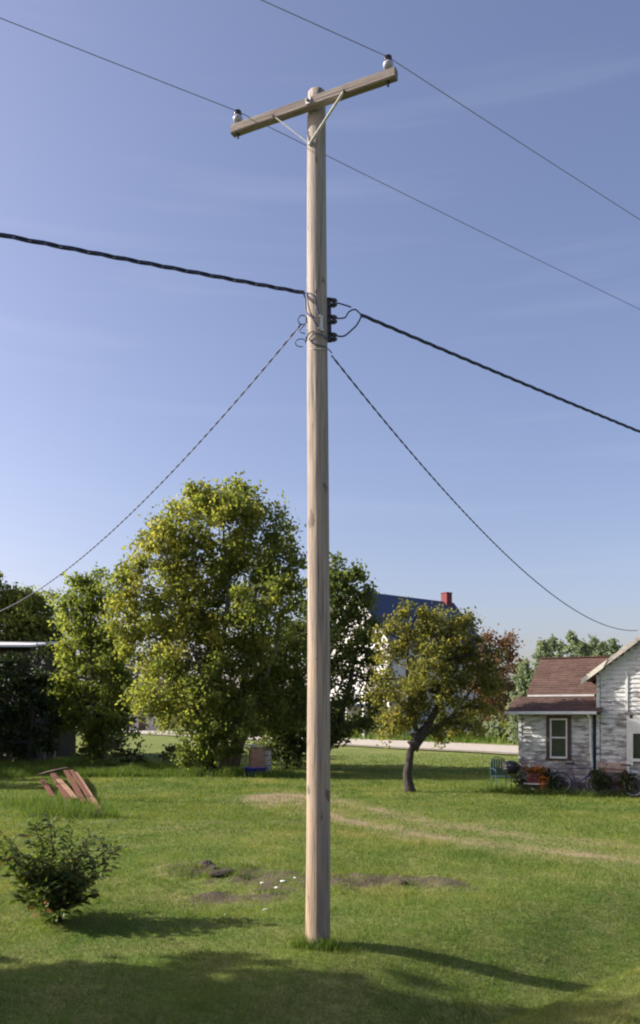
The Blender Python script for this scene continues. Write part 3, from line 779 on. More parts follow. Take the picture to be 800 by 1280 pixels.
# ------------------------------------------------------------------ utility pole
PX, PY = -.025, 8.97
pz = float(height(np.array([PX]), np.array([PY]))[0])
pole = thing('utility_pole', 'tall weathered grey wooden utility pole with tilted-looking crossarm and insulators', 'utility pole', (PX, PY, 0))
H_P = 9.11
g = G(); nr, ns = 90, 40
zz = np.linspace(pz-.15, H_P, nr); aa = np.arange(ns)/ns*2*math.pi
prof = np.interp(zz, [0, .5, 3, 7, H_P], [.134, .130, .121, .107, .098])
ZZ, AA = np.meshgrid(zz, aa, indexing='ij')
rr = prof[:, None]+(vnoise(AA*3.2+ZZ*.25, ZZ*.6, 1.0, 6)-.5)*.006-.010*np.exp(-((AA-4.35-.12*np.sin(ZZ*.9))/.05)**2)*(vnoise(ZZ, ZZ*0, .8, 14) > .42)\
     -.008*np.exp(-((AA-5.2-.1*np.sin(ZZ*.6+1))/.05)**2)*(vnoise(ZZ, ZZ*0, .6, 17) > .5)
rr[-1] *= .93; rr[-2] *= .985
bend = np.stack([.012*np.sin(zz*.55), np.zeros(nr)], -1)
v = np.stack([bend[:, 0][:, None]+rr*np.cos(AA), rr*np.sin(AA), ZZ], -1).reshape(-1, 3)
i = np.arange(nr-1)[:, None]*ns; j = np.arange(ns)[None]; k = (j+1) % ns
g.add(v, np.stack([i+j, i+k, i+ns+k, i+ns+j], -1).reshape(-1, 4)); g.f.append(np.array([np.arange(ns)])+(nr-1)*ns)
g.build('shaft', M['pole_wood'], pole, True, fixn=False)
top = g; 
def rp_(p): return np.array(p, float)-np.array([PX, PY, 0])
AL = rp_((-.95, 9.29, 8.905)); AR = rp_((.775, 8.43, 8.885))
ad = (AR-AL)/np.linalg.norm(AR-AL); an = np.array([ad[1], -ad[0], 0]); an /= np.linalg.norm(an)
if an[1] > 0: an = -an
shift = (-(AL+AR)/2) @ an
off = an*(.100+.055+shift)                    # seat the arm against the front of the pole
ALo, ARo = AL+off, AR+off
armL = np.linalg.norm(AR-AL)
arm_e = bpy.data.objects.new('crossarm', None)
g = G(); nb = 24
# chamfered, slightly irregular timber, built along local x
hw, hh_ = .046, .052
oct_ = np.array([(-hw, -hh_+.012), (-hw+.012, -hh_), (hw-.012, -hh_), (hw, -hh_+.012), (hw, hh_-.012), (hw-.012, hh_), (-hw+.012, hh_), (-hw, hh_-.012)])
xs = np.linspace(-armL/2, armL/2, nb)
v = np.concatenate([np.c_[np.full(8, x), oct_*(1+RNG.normal(0, .012, (8, 1)))] for x in xs])
i = np.arange(nb-1)[:, None]*8; j = np.arange(8)[None]; k = (j+1) % 8
g.add(v, np.stack([i+j, i+k, i+8+k, i+8+j], -1).reshape(-1, 4)); g.f.append(np.array([np.arange(8)])); g.f.append(np.array([np.arange(8)])+(nb-1)*8)
arm = g.build('crossarm', M['arm_wood'], pole)
arm.location = (ALo+ARo)/2
arm.rotation_euler = (0, -math.asin(ad[2]), math.atan2(ad[1], ad[0]))
def onarm(f, dz=0, dn=0): return ALo+(ARo-ALo)*f+np.array([0, 0, dz])+an*dn
for f in (.035, .955):
    c = onarm(f, .052)
    ins = G().lathe([(.012,-.15),(.012,.03),(.02,.035),(.02,.05)], c, n=10).build('insulator_pin', M['dark_metal'], pole)
    b = G().lathe([(.030,.028),(.046,.038),(.054,.062),(.050,.084),(.038,.094),(.030,.100)], c, n=20).build('insulator', M['porcelain'], pole, True)
    G().lathe([(.030,.1005),(.040,.104),(.044,.112),(.040,.120),(.028,.124),(.028,.132),(.038,.136),(.038,.145),(.020,.150)], c, n=20).build('cap', M['brown_glaze'], b, True)
    G().box(onarm(f, -.056), (.035, .035, .008)).build('washer', M['dark_metal'], pole)
    G().lathe([(.011,-.02),(.011,0)], onarm(f, -.060), n=6).build('nut', M['dark_metal'], pole)
# braces: flat galvanised straps forming a V
vb = np.array([-.04, 0, 8.50])+an*.105
for f in (.285, .715):
    top_ = onarm(f, -.035, .055)
    G().bar(vb+np.array([0, 0, 0]), top_, .032, .006, up=tuple(np.cross(top_-vb, an))).build('brace', M['galvanised'], pole)
    q = G(); q.tube([top_-an*.01, top_+an*.022], .011, 8); q.build('bolt', M['dark_metal'], pole)
G().tube([vb-an*.02, vb+an*.02], .014, 8).build('bolt', M['galvanised'], pole)
G().tube([onarm(.5, 0, .048), onarm(.5, 0, .075)], .016, 8).build('bolt', M['dark_metal'], pole)
G().box(onarm(.5, .0, .053), (.06, .006, .06), np.stack([ad, an, [0,0,1]], 1)).build('washer', M['galvanised'], pole)
G().bar(onarm(.46, .062), onarm(.47, .062, -.11), .03, .01).build('strap', M['dark_metal'], pole)
# secondary rack with three spools on the right side
S117 = PY/FPX
def R_(px, py, dz=0): return rp_(P(px, py, PY+dz))
rk = G().bar(R_(411, 372), R_(412, 428), .045, .012, up=(0, 1, 0)).build('spool_rack', M['dark_metal'], pole)
for py in (378.5, 399.5, 421.5):
    c = R_(417.5, py)
    for s_ in (-1, 1): G().box(c+np.array([-.03, 0, s_*.040]), (.085, .04, .006)).build('clevis', M['dark_metal'], pole)
    G().lathe([(.024,-.036),(.036,-.030),(.036,-.014),(.022,-.006),(.022,.006),(.036,.014),(.036,.030),(.024,.036)], c, n=16).build('spool', M['brown_glaze'], pole, True)
# brackets, clips and bolt heads on the front and left of the pole
for (px, py, r) in ((400, 395, .012), (399, 410, .016), (404, 413, .010)):
    c = R_(px, py, -.108); G().tube([c+np.array([0, .02, 0]), c+np.array([0, -.02, 0])], r, 8).build('bolt', M['galvanised'], pole)
G().box(R_(402, 404, -.112), (.03, .012, .16)).build('clip_plate', M['galvanised'], pole)
for py in (400, 424):
    G().box(R_(384, py), (.03, .05, .035)).build('hook_bracket', M['dark_metal'], pole)
a = np.linspace(-.4, 5.2, 22)
G().tube(np.array([R_(379, 427)+np.array([.055*math.cos(t)-.03, .01*t, .035*math.sin(t)]) for t in a]), .005, 6).build('wire_loop', M['cable'], pole)
G().tube(np.array([R_(380, 400)+np.array([.05*math.cos(t)-.015, .01*t, .05*math.sin(t)+.005*t]) for t in a]), .006, 6).build('wire_loop', M['cable'], pole)
def smooth_path(pts, n=28):
    pts = np.array(pts, float); m = len(pts); t = np.linspace(0, m-1, n); out = []
    for u in t:
        i = min(int(u), m-2); f = u-i
        p0, p1, p2, p3 = pts[max(i-1, 0)], pts[i], pts[i+1], pts[min(i+2, m-1)]
        out.append(.5*((2*p1)+(-p0+p2)*f+(2*p0-5*p1+4*p2-p3)*f*f+(-p0+3*p1-3*p2+p3)*f**3))
    return np.array(out)
def jumper(pp, r=.008, name='jumper_wire'):
    return G().tube(smooth_path([R_(*p) for p in pp]), r, 7).build(name, M['cable'], pole, True)
jumper([(380,367,-.02),(382,378,-.05),(383,390,-.08),(390,397,-.12),(395,405,-.125),(399,410,-.12)], .009)
jumper([(381,366,-.02),(388,367,-.09),(394,374,-.12),(396,384,-.13),(399,394,-.12)], .008)
jumper([(384,402,-.04),(378,409,-.02),(374,414,0),(381,417,-.05)], .006)
jumper([(386,424,-.09),(393,417,-.12),(403,419,-.125),(410,424,-.06)], .006)
jumper([(421,378.5,0),(430,381,0),(439,384,0)], .008)
jumper([(421,398,0),(431,397,0),(436,390,0),(444,387,0),(452,394,0)], .008)
jumper([(421,420,0),(430,420,0),(439,413,0),(446,406,0),(452,395,0)], .009)
jumper([(415,441.5,0),(412,438,-.03),(405,433,-.11),(392,430,-.12),(386,424,-.08)], .006)
G().tube([R_(x, 436+.3*math.sin(x), -.001-math.sqrt(max(0, .119**2-((x-398.5)*S117)**2))) for x in np.linspace(385.5, 411, 14)], .004, 5).build('band', M['galvanised'], pole)

# ------------------------------------------------------------------ wires
WD = np.array([.83, .56]); WD /= np.linalg.norm(WD)
def para(p0, slope0, t, L):
    """height of a span that leaves p0 and sags; slope0 = downward slope at the pole"""
    return p0[2]-slope0*t*(1-t/L)
def plain_wire(f, kr, kl, label):
    p0 = onarm(f, .06+.138)+np.array([PX, PY, 0])
    pts = []
    for t in np.concatenate([-np.linspace(22, .0, 60)**1.0, np.linspace(.4, 52, 70)]):
        kk = kr if t > 0 else kl; T = abs(t)
        pts.append([p0[0]+WD[0]*t, p0[1]+WD[1]*t, p0[2]-kk*T*(1-T/60)])
    return G().tube(pts, .0042, 6).build('power_line', M['bare_wire'], smooth=True, label=label, cat='power line', group='bare power lines on the crossarm', fixn=False)
plain_wire(.035, .040, .055, 'thin bare power line over the lower left insulator of the crossarm')
plain_wire(.955, .075, .085, 'thin bare power line over the upper right insulator of the crossarm')
def twisted(pts, r, R, pitch, name, label, group=None):
    pts = np.asarray(pts, float)
    L = np.concatenate([[0], np.cumsum(np.linalg.norm(np.diff(pts, axis=0), axis=1))])
    n = int(L[-1]/pitch*9); s = np.linspace(0, L[-1], n)
    q = np.stack([np.interp(s, L, pts[:, i]) for i in range(3)], -1)
    t = np.gradient(q, axis=0); t /= np.linalg.norm(t, axis=1)[:, None]
    u = np.cross(t, [0, 0, 1]); u /= np.linalg.norm(u, axis=1)[:, None]; w = np.cross(t, u)
    root = thing(name, label, 'cable', tuple(pts[0]), 0, group)
    jit = .25*np.sin(s*1.3)+.2*np.sin(s*3.1)
    for k in range(3 if R > .008 else 2):
        ph = s/pitch*2*math.pi+k*2*math.pi/(3 if R > .008 else 2)+jit
        G().tube(q+R*(np.cos(ph)[:, None]*u+np.sin(ph)[:, None]*w)-pts[0], r, 5).build('strand', M['cable'], root, True, fixn=False)
    return root
# heavy secondary cable, left and right spans
p0 = P(380, 366, 8.97)
ts = np.linspace(0, 24, 70)
twisted([[p0[0]-WD[0]*t, p0[1]-WD[1]*t, p0[2]-.125*t*(1-t/60)] for t in ts], .0092, .013, .75, 'secondary_cable', 'thick dark twisted cable running from the pole to the left edge', 'twisted secondary cables')
p0 = P(451, 393.5, 9.0)
ts = np.linspace(0, 50, 90)
twisted([[p0[0]+WD[0]*t, p0[1]+WD[1]*t, p0[2]-.078*t*(1-t/60)] for t in ts], .0095, .011, .55, 'secondary_cable', 'thick dark twisted cable running from the pole to the right edge', 'twisted secondary cables')
def drop(p0, p1, S, label):
    t = np.linspace(0, 1, 60)[:, None]; p = p0+(p1-p0)*t; p[:, 2] -= 4*S*(t*(1-t))[:, 0]
    return twisted(p, .0062, .0050, .30, 'service_drop', label, 'thin service drops')
drop(np.array([-.20, 8.87, EYE+4.098]), np.array([-11.8, 24, EYE+2.86]), 1.38, 'thin twisted drop cable sagging from the pole down to the left trees')
HE = np.array([8.885, 23.5, EYE+2.28])
drop(np.array([.125, 8.92, EYE+3.783]), HE, .783, 'thin twisted drop cable sagging from the pole down to the house gable')
# short service mast off to the left that takes the left drop
mast = thing('service_pole', 'short wooden service pole out of view that holds the left drop cable', 'service pole', (-11.9, 24.08, 0))
G().tube([(0, 0, -.2), (0, 0, 5.5)], [.10, .08], 12).build('shaft', M['pole_wood'], mast, True)
G().lathe([(.02,-.03),(.035,-.02),(.035,.02),(.02,.03)], (.08, -.09, 5.36)).build('insulator', M['porcelain'], mast, True)

# ------------------------------------------------------------------ peeling house on the right
HA = math.radians(-27)
hx, hy = onground(649, 988.0)
house = thing('peeling_house', 'weathered house with flaking white clapboards and brown shingle roof', 'house', (hx, hy, 0), HA)
hu = np.array([math.cos(HA), math.sin(HA)]); hv = np.array([-math.sin(HA), math.cos(HA)])
def clap(x0, x1, z0, z1, y, holes=(), clip=None, exp=.135, depth_axis='y', flip=1):
    """horizontal lapped boards on a wall facing local -y; each board its own object"""
    z = z0; k = 0
    while z < z1-.02:
        h = min(exp, z1-z)
        a, b = x0, x1
        if clip: a, b = clip(z+h*.6)
        if b-a > .06:
            segs = [(a, b)]
            for (hx0, hx1, hz0, hz1) in holes:
                if z+h > hz0+.01 and z < hz1-.01:
                    ns = []
                    for (p, q) in segs:
                        if hx0 > p and hx0 < q: ns.append((p, hx0))
                        if hx1 < q and hx1 > p: ns.append((hx1, q))
                        if hx1 <= p or hx0 >= q: ns.append((p, q))
                    segs = ns
            for (p, q) in segs:
                if q-p < .03: continue
                j = random.uniform(-.003, .003); tl = random.uniform(-.004, .004)
                yb, yt = y-.042+j, y-.008
                g = G(); pts = [(0, yb, z-.012), (0, yt, z+h), (0, y, z+h), (0, y, z-.012)]
                v = [(p, py_, pz_+tl*0) for _, py_, pz_ in pts]+[(q, py_, pz_+tl) for _, py_, pz_ in pts]
                g.add(v, np.array([[0,1,5,4],[1,2,6,5],[2,3,7,6],[3,0,4,7],[0,3,2,1],[4,5,6,7]]))
                g.build('clapboard', M['flaking'], house)
        z += exp; k += 1
DEP = 4.6
EZ = 2.46
# window position on annex
def on_wall(px):
    k_ = (px-400)/FPX
    return (k_*hy-hx)/(hu[0]-k_*hu[1])
W1 = on_wall(741.0)      # annex width
W2 = on_wall(747.0); W3 = W2+3.94
wx0, wx1 = on_wall(683), on_wall(714)
wz0, wz1 = 1.02, 2.38
# annex shell
G().box((W1/2, .09, EZ/2), (W1, .14, EZ)).build('wall', M['grey_wood'], house)
G().box((.07, .16+(DEP-.16)/2, EZ/2), (.14, DEP-.16, EZ)).build('wall', M['flaking'], house)
G().box((W1/2+.1, DEP-.07, 1.5), (W1, .14, 3.0)).build('wall', M['flaking'], house)
G().poly([(0.14, .9, EZ), (.14, DEP-.14, EZ), (.14, DEP-.14, 3.1), (.14, 3.0, 4.2), (.14, .9, 3.0)], (-.1, 0, 0)).build('gable_wall', M['flaking'], house)
clap(0, W1, .35, 2.42, .02, [(wx0, wx1, wz0, wz1)])
G().box((W1/2, .03, .165), (W1+.02, .10, .35)).build('foundation', M['foundation'], house)
G().box((.03, -.012, 1.2), (.10, .03, 2.3)).build('corner_board', M['flaking'], house)
# window
win = G(); cx_ = (wx0+wx1)/2; ww_ = wx1-wx0; hz = wz1-wz0
for xx_ in (wx0+.055, wx1-.055): win.box((xx_, -.02, (wz0+wz1)/2), (.11, .06, hz))
win.box((cx_, -.024, wz1-.04), (ww_-.004, .06, .08))
winp = win.build('window', M['brown_trim'], house)
fr = G()
for xx_ in (wx0+.135, wx1-.135): fr.box((xx_, -.008, (wz0+wz1)/2-.02), (.05, .05, hz-.12))
fr.box((cx_, -.010, wz1-.105), (ww_-.22, .05, .05)).box((cx_, -.010, wz0+.06), (ww_-.22, .05, .06)).box((cx_, -.006, (wz0+wz1)/2-.0), (ww_-.3, .04, .045))
fr.build('sash', M['white_paint'], winp)
for z_ in ((wz0+wz1)/2+.31, (wz0+wz1)/2-.30):
    G().box((cx_, .006, z_), (ww_-.32, .008, .55)).build('pane', M['glass_dark'], winp)
G().box((cx_, -.035, wz0-.005), (ww_+.04, .10, .04)).build('sill', M['brown_trim'], winp)
# roofs: a slab with stepped shingle courses
def roof_plane(x0, x1, y0, z0, y1, z1, name='roof', thick=.05, exp=.16, skew=None):
    sl = math.hypot(y1-y0, z1-z0); n_ = np.array([0, -(z1-z0), (y1-y0)])/sl
    d_ = np.array([0, y1-y0, z1-z0])/sl
    def pt(x, s, h): return np.array([x, y0, z0])+d_*s+n_*h
    g = G(); v = [pt(x, s, h) for h in (-thick, 0) for s in (0, sl) for x in (x0, x1)]
    g.add(v, np.array([[0,2,3,1],[4,5,7,6],[0,1,5,4],[2,6,7,3],[1,3,7,5],[0,4,6,2]]))
    r = g.build(name, M['brown_trim'], house)
    s = -.02; row = 0; sh = G()
    while s < sl-.02:
        e = min(exp, sl-s); x = x0-(row % 2)*.12
        while x < x1:
            w = random.uniform(.22, .34); a = max(x, x0-.01)+.003; b = min(x+w, x1+.01)-.003
            if b-a > .02:
                tk = random.uniform(.010, .017); t0 = random.uniform(0, 1)
                v = [pt(a, s, .002), pt(b, s, .002), pt(b, s+e, .002), pt(a, s+e, .002), pt(a, s, tk), pt(b, s, tk), pt(b, s+e, .004), pt(a, s+e, .004)]
                sh.add(v, np.array([[4,5,6,7],[0,1,5,4],[1,2,6,5],[3,0,4,7]]), t0)
            x += w
        s += e if e == exp else 9; row += 1
    sh.build('shingles', M['shingle'], r, kind='stuff', fixn=False)
    return r
roof_plane(-.34, W1+.28, -.34, 2.50, .88, 2.99)
roof_plane(.02, W2-.12, .86, 3.06, 3.0, 4.36)
roof_plane(W2-.12, .02, 5.14, 3.06, 3.0, 4.36) if False else None
g = G(); g.poly([(-.0, 3.0, 4.36), (0, 5.0, 3.1), (0, 5.0, 3.05), (0, 3.0, 4.31)], (W2-.1, 0, 0)); g.build('rear_roof', M['shingle'], house)
G().box((W2/2-.05, 3.0, 4.385), (W2-.12, .16, .03)).build('ridge_cap', M['shingle'], house)
# white strip between the two roofs, eave gutter, downspout
G().box((W2/2-.08, .85, 3.03), (W2-.30, .06, .055)).build('flashing', M['white_paint'], house)
G().poly([(-.38, -.40, 2.52), (-.38, -.42, 2.44), (-.38, -.34, 2.42), (-.38, -.33, 2.52)], (W1+.55, 0, 0)).build('gutter', M['white_paint'], house)
G().box((W1/2, -.17, 2.43), (W1+.5, .32, .02)).build('soffit', M['brown_trim'], house)
dsx = on_wall(737.5)
G().tube(smooth_path([(dsx, -.37, 2.44), (dsx+.01, -.30, 2.36), (dsx+.02, -.10, 2.28), (dsx+.04, -.09, 1.4), (dsx+.08, -.09, .82)]), .038, 8).build('downspout', M['white_paint'], house, True)
# recess between annex and main house
G().box(((W1+W2)/2+.02, .12, 1.25), (W2-W1+.06, .06, 2.5)).build('recess_door', M['blue_roof'], house)
# main gabled block
PIT = math.radians(37)
ax = (W2+W3)/2; ez = 3.72
def apex_z(x): return ez+(min(x-W2, W3-x))*math.tan(PIT)
AZ = apex_z(ax)
g = G(); g.poly([(W2, .03, 0), (W3, .03, 0), (W3, .03, ez), (ax, .03, AZ), (W2, .03, ez)], (0, .12, 0)); g.build('wall', M['grey_wood'], house)
G().box((W2+.07, 3.6, ez/2), (.12, 6.9, ez)).build('wall', M['flaking'], house)
G().box((W3-.07, 3.6, ez/2), (.12, 6.9, ez)).build('wall', M['flaking'], house)
G().poly([(W2, 7.0, 0), (W3, 7.0, 0), (W3, 7.0, ez), (ax, 7.0, AZ), (W2, 7.0, ez)], (0, .12, 0)).build('wall', M['flaking'], house)
w2x0 = on_wall(791.5); w2x1 = w2x0+.95
def gclip(z):
    if z < ez: return (W2+.08, W3-.08)
    d = (z-ez)/math.tan(PIT); return (W2+d+.02, W3-d-.02)
clap(W2, W3, .55, AZ, .015, [(w2x0-.1, w2x1+.1, 1.05, 2.42)], gclip)
G().box((ax, -.02, .27), (W3-W2, .10, .54)).build('foundation', M['foundation'], house)
for (px, z0_, z1_, w_, mt) in ((747, 0.5, ez-.08, .10, 'flaking'), (782.5, 2.5, 3.72, .075, 'white_paint'), (784.5, .62, 2.40, .085, 'white_paint')):
    xx_ = on_wall(px); G().box((xx_+.02, -.032, (z0_+z1_)/2), (w_, .035, z1_-z0_)).build('corner_board', M[mt], house)
G().box((on_wall(783)+1.2, -.034, 2.455), (2.5, .04, .07)).build('belt_board', M['grey_wood'], house)
G().box((on_wall(764), -.036, .82), (.80, .03, .30)).build('patch_board', M['tan_board'], house)
G().box((on_wall(764)-.02, -.030, .62), (.95, .03, .10)).build('patch_board', M['foundation'], house)
# second window with white surround
wz0, wz1 = 1.12, 1.85
cx_ = (w2x0+w2x1)/2
g = G()
for xx_ in (w2x0-.05, w2x1+.05): g.box((xx_, -.03, 1.6), (.10, .06, 1.4))
g.box((cx_, -.035, 2.13), (w2x1-w2x0, .05, .55)).box((cx_, -.035, 1.06), (w2x1-w2x0+.2, .09, .08))
w2 = g.build('window', M['white_paint'], house)
G().box((cx_, -.0, 1.48), (w2x1-w2x0, .008, .75)).build('pane', M['glass_dark'], w2)
G().box((cx_, -.012, 1.48), (.04, .03, .75)).build('muntin', M['white_paint'], w2)
# gable roof
OV = .42; OF = .24
for sgn in (-1, 1):
    def sp_(d, y, h):        # d = distance down the slope plan from apex
        return (ax+sgn*d, y, AZ-d*math.tan(PIT)+h)
    half = (W3-W2)/2+OV
    g = G(); g.add([sp_(d, y, h) for h in (.06, .12) for y in (-OF, 7.4) for d in (0, half)], np.array([[0,2,3,1],[4,5,7,6],[0,1,5,4],[2,6,7,3],[1,3,7,5],[0,4,6,2]]))
    rf = g.build('roof', M['shingle'], house)
    g = G(); g.poly([sp_(0, -OF-.03, .13), sp_(half, -OF-.03, .13), sp_(half, -OF-.03, -.03), sp_(0, -OF-.03, -.03)], (0, .028, 0)); g.build('rake_board', M['rake_board'], rf)
    g = G(); g.poly([sp_(half-.75, -OF-.05, .125), sp_(half+.02, -OF-.05, .125), sp_(half+.02, -OF-.05, -.045), sp_(half-.62, -OF-.05, -.045)], (0, .018, 0)); g.build('eave_return', M['rake_pale'], rf)
    g = G(); g.poly([sp_(.02, -OF, .05), sp_(half-.02, -OF, .05), sp_(half-.02, -OF, .02), sp_(.02, -OF, .02)], (0, OF, 0)); g.build('soffit', M['rake_board'], rf)
G().box((on_wall(800)+.0, -.40, 4.55), (.05, .05, .12)).build('cable_bracket', M['dark_metal'], house)
# short white corner trim where annex roof meets the main wall
G().box((W2-.07, .70, 3.18), (.07, .05, .95)).build('corner_board', M['rake_pale'], house)

def hpt(px, dyl, z=0):
    """world point dyl metres in front of the house wall below pixel column px"""
    x = on_wall(px); return np.array([hx+hu[0]*x+hv[0]*(-dyl), hy+hu[1]*x+hv[1]*(-dyl), z])

# ------------------------------------------------------------------ bicycles leaning at the wall
def bicycle(label, loc, rz, fm, lean=.16):
    t = thing('bicycle', label, 'bicycle', tuple(loc), rz)
    t.rotation_euler = (lean, 0, rz)
    R = .32; wb = 1.02
    for x in (-wb/2, wb/2):
        a = np.linspace(0, 2*math.pi, 33)
        ring = lambda r: np.array([(x+r*math.cos(u), 0, R+r*math.sin(u)) for u in a])
        w = G().tube(ring(R-.02), .020, 6, False).build('wheel', M['black_rubber'], t, True)
        G().tube(ring(R-.045), .010, 5, False).build('rim', M['chrome'], w, True)
        s = G()
        for k in range(16):
            u = k/16*2*math.pi; s.tube([(x+.02*math.cos(u+1), (-1)**k*.02, R+.02*math.sin(u+1)), (x+(R-.05)*math.cos(u), 0, R+(R-.05)*math.sin(u))], .0018, 3, False)
        s.build('spokes', M['chrome'], w)
    BB = (-.06, 0, .28); ST = (-.22, 0, .78); HT = (.36, 0, .80); RA = (-wb/2, 0, R); FA = (wb/2, 0, R); HB = (.40, 0, .66)
    g = G()
    for a_, b_, r in ((BB, ST, .016), (ST, HT, .015), (BB, HB, .018), (RA, ST, .010), (RA, BB, .011), (HT, HB, .02), (HB, FA, .013)): g.tube([a_, b_], r, 8)
    g.build('frame', M[fm], t, True)
    G().tube([ST, (-.25, 0, .90)], .012, 8).build('seat_post', M['chrome'], t, True)
    s = G().poly([(-.38, -.07, .90), (-.38, .07, .90), (-.26, .05, .905), (-.10, .015, .905), (-.10, -.015, .905), (-.26, -.05, .905)], (0, 0, .05)); s.build('saddle', M['black_rubber'], t)
    G().tube(smooth_path([(.30, -.28, .96), (.36, -.2, .98), (.36, -.05, .93), (.36, .05, .93), (.36, .2, .98), (.30, .28, .96)]), .012, 7).tube([HT, (.36, 0, .93)], .013, 7).build('handlebar', M['chrome'], t, True)
    c = G().lathe([(.09,-.004),(.09,.004)], (BB[0], -.03, BB[2]), np.array([[1,0,0],[0,0,1],[0,-1,0]])).build('crank', M['dark_metal'], t)
    for sg in (-1, 1): G().bar((BB[0], sg*.05, BB[2]), (BB[0]+sg*.12, sg*.06, BB[2]-sg*.12), .012, .02).box((BB[0]+sg*.12, sg*.10, BB[2]-sg*.12), (.09, .08, .02)).build('pedal', M['dark_metal'], t)
    return t
bicycle('dull purple bicycle leaning against the annex wall under the white downspout', hpt(725, .34), HA+.12, 'purple_paint', -.14)
bicycle('dark red bicycle leaning against the main house wall', hpt(772, .40), HA+math.pi-.2, 'red_paint', .14)
# lawn chair
def chair():
    t = thing('garden_chair', 'blue green metal garden chair standing in the grass left of the house', 'chair', tuple(hpt(628, .15)), HA+.6)
    for sx in (-1, 1):
        for sy in (-1, 1):
            g = G(); g.tube([(sx*.26, sy*.25, 0), (sx*.24, sy*.22, .43)], .013, 7); g.build('leg', M['teal_metal'], t, True)
        G().tube(smooth_path([(sx*.26, .24, .43), (sx*.27, .26, .66), (sx*.27, -.05, .68), (sx*.26, -.25, .62), (sx*.25, -.24, .43)]), .013, 7).build('armrest', M['teal_metal'], t, True)
    for k in range(6): G().box((0, -.20+.08*k, .44), (.50, .06, .015)).build('seat_slat', M['teal_metal'], t)
    for k in range(6): G().box((-.2+.08*k, .27+.03, .72), (.055, .015, .52)).build('back_slat', M['teal_metal'], t)
    G().tube(smooth_path([(-.25, .25, .44), (-.25, .31, .8), (-.15, .33, 1.0), (.15, .33, 1.0), (.25, .31, .8), (.25, .25, .44)]), .014, 7).build('back_frame', M['teal_metal'], t, True)
chair()
# small table-like cooker: dark barrel grill beside the chair
def grill():
    t = thing('barrel_grill', 'dark kettle grill on thin legs between chair and annex corner', 'grill', tuple(hpt(641, .25)))
    for k in range(3):
        u = k*2.094+.4; G().tube([(.22*math.cos(u), .22*math.sin(u), 0), (.12*math.cos(u), .12*math.sin(u), .58)], .012, 6).build('leg', M['dark_metal'], t)
    G().lathe([(.05,.52),(.2,.58),(.27,.70),(.28,.74)], n=20).build('bowl', M['dark_metal'], t, True)
    G().lathe([(.285,.745),(.27,.82),(.18,.92),(.04,.96)], n=20).build('lid', M['dark_metal'], t, True)
grill()
# white bench with crate and orange flowers
def bench():
    p = hpt(671, .42)
    t = thing('plank_bench', 'low white plank bench against the annex wall below the window', 'bench', tuple(p), HA)
    G().box((0, 0, .27), (.62, .24, .04)).build('seat', M['white_paint'], t)
    for sx in (-1, 1): G().box((sx*.24, 0, .125), (.04, .20, .25)).build('leg', M['dark_board2'], t)
    c = thing('slatted_crate', 'dark red slatted crate standing on the white plank bench', 'crate', (p[0], p[1], .29), HA+.05)
    for k in range(3):
        for sy in (-1, 1): G().box((0, sy*.10, .05+.11*k), (.40, .015, .08)).build('slat', M['red_paint'], c)
        for sx in (-1, 1): G().box((sx*.195, 0, .05+.11*k), (.012, .18, .08)).build('slat', M['red_paint'], c)
    for sx in (-1, 1):
        for sy in (-1, 1): G().box((sx*.182, sy*.085, .165), (.02, .014, .33)).build('corner_post', M['tan_board'], c)
    f = thing('flower_basket', 'orange and rust coloured flowers heaped above the red crate', 'flowers', (p[0], p[1], .6), HA)
    g = G(); k = 260
    o = RNG.normal(0, 1, (k, 3))*np.array([.17, .08, .07])+np.array([.03, 0, .10]); o[:, 2] = np.abs(o[:, 2])
    leaves(g, o, RNG.uniform(.05, .09, k), RNG.uniform(0, 1, k)); g.build('blooms', M['orange_petal'], f, kind='stuff', fixn=False)
    g = G(); o = RNG.normal(0, 1, (160, 3))*np.array([.17, .1, .05])+np.array([0, 0, .06]); leaves(g, o, .07, RNG.uniform(0, 1, 160)); g.build('leaves', M['leaf_dark'], f, kind='stuff', fixn=False)
    b = thing('clay_pot', 'small orange clay pot on the ground right of the white bench', 'pot', tuple(hpt(684, .5)), 0)
    G().lathe([(.09,0),(.13,.26),(.145,.26),(.145,.31),(.12,.31),(.12,.27)], n=18).build('pot', simple('terracotta', (.42,.17,.08), .8), b, True)
    g = G(); o = RNG.normal(0, .09, (90, 3))+np.array([0, 0, .42]); leaves(g, o, .09, RNG.uniform(0, .6, 90)); g.build('plant', M['orange_petal'], b, kind='stuff', fixn=False)
bench()
for (px, dz, r, h, lab) in ((692, .35, .32, .62, 'dark green shrub under the annex window beside the flower crate'),
                            (752, .45, .30, .72, 'dark shrub between the two bicycles at the house wall'),
                            (786, .4, .28, .7, 'dark green shrub at the corner board right of the bicycles'),
                            (655, .4, .24, .55, 'small dark shrub at the left annex corner')):
    p = hpt(px, dz)
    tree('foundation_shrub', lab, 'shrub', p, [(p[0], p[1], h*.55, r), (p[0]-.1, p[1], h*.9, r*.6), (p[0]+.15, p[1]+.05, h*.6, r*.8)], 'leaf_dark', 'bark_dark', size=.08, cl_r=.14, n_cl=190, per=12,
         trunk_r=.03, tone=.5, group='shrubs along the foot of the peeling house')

# ------------------------------------------------------------------ white farmhouse beyond the road
Zf = 84
fa = math.atan2(.64, .77)
fc = P(447, 900, Zf)
farm = thing('white_farmhouse', 'tall white farmhouse with blue-black roof beyond the gravel road', 'farmhouse', (fc[0], fc[1], 0), fa-math.pi/2)
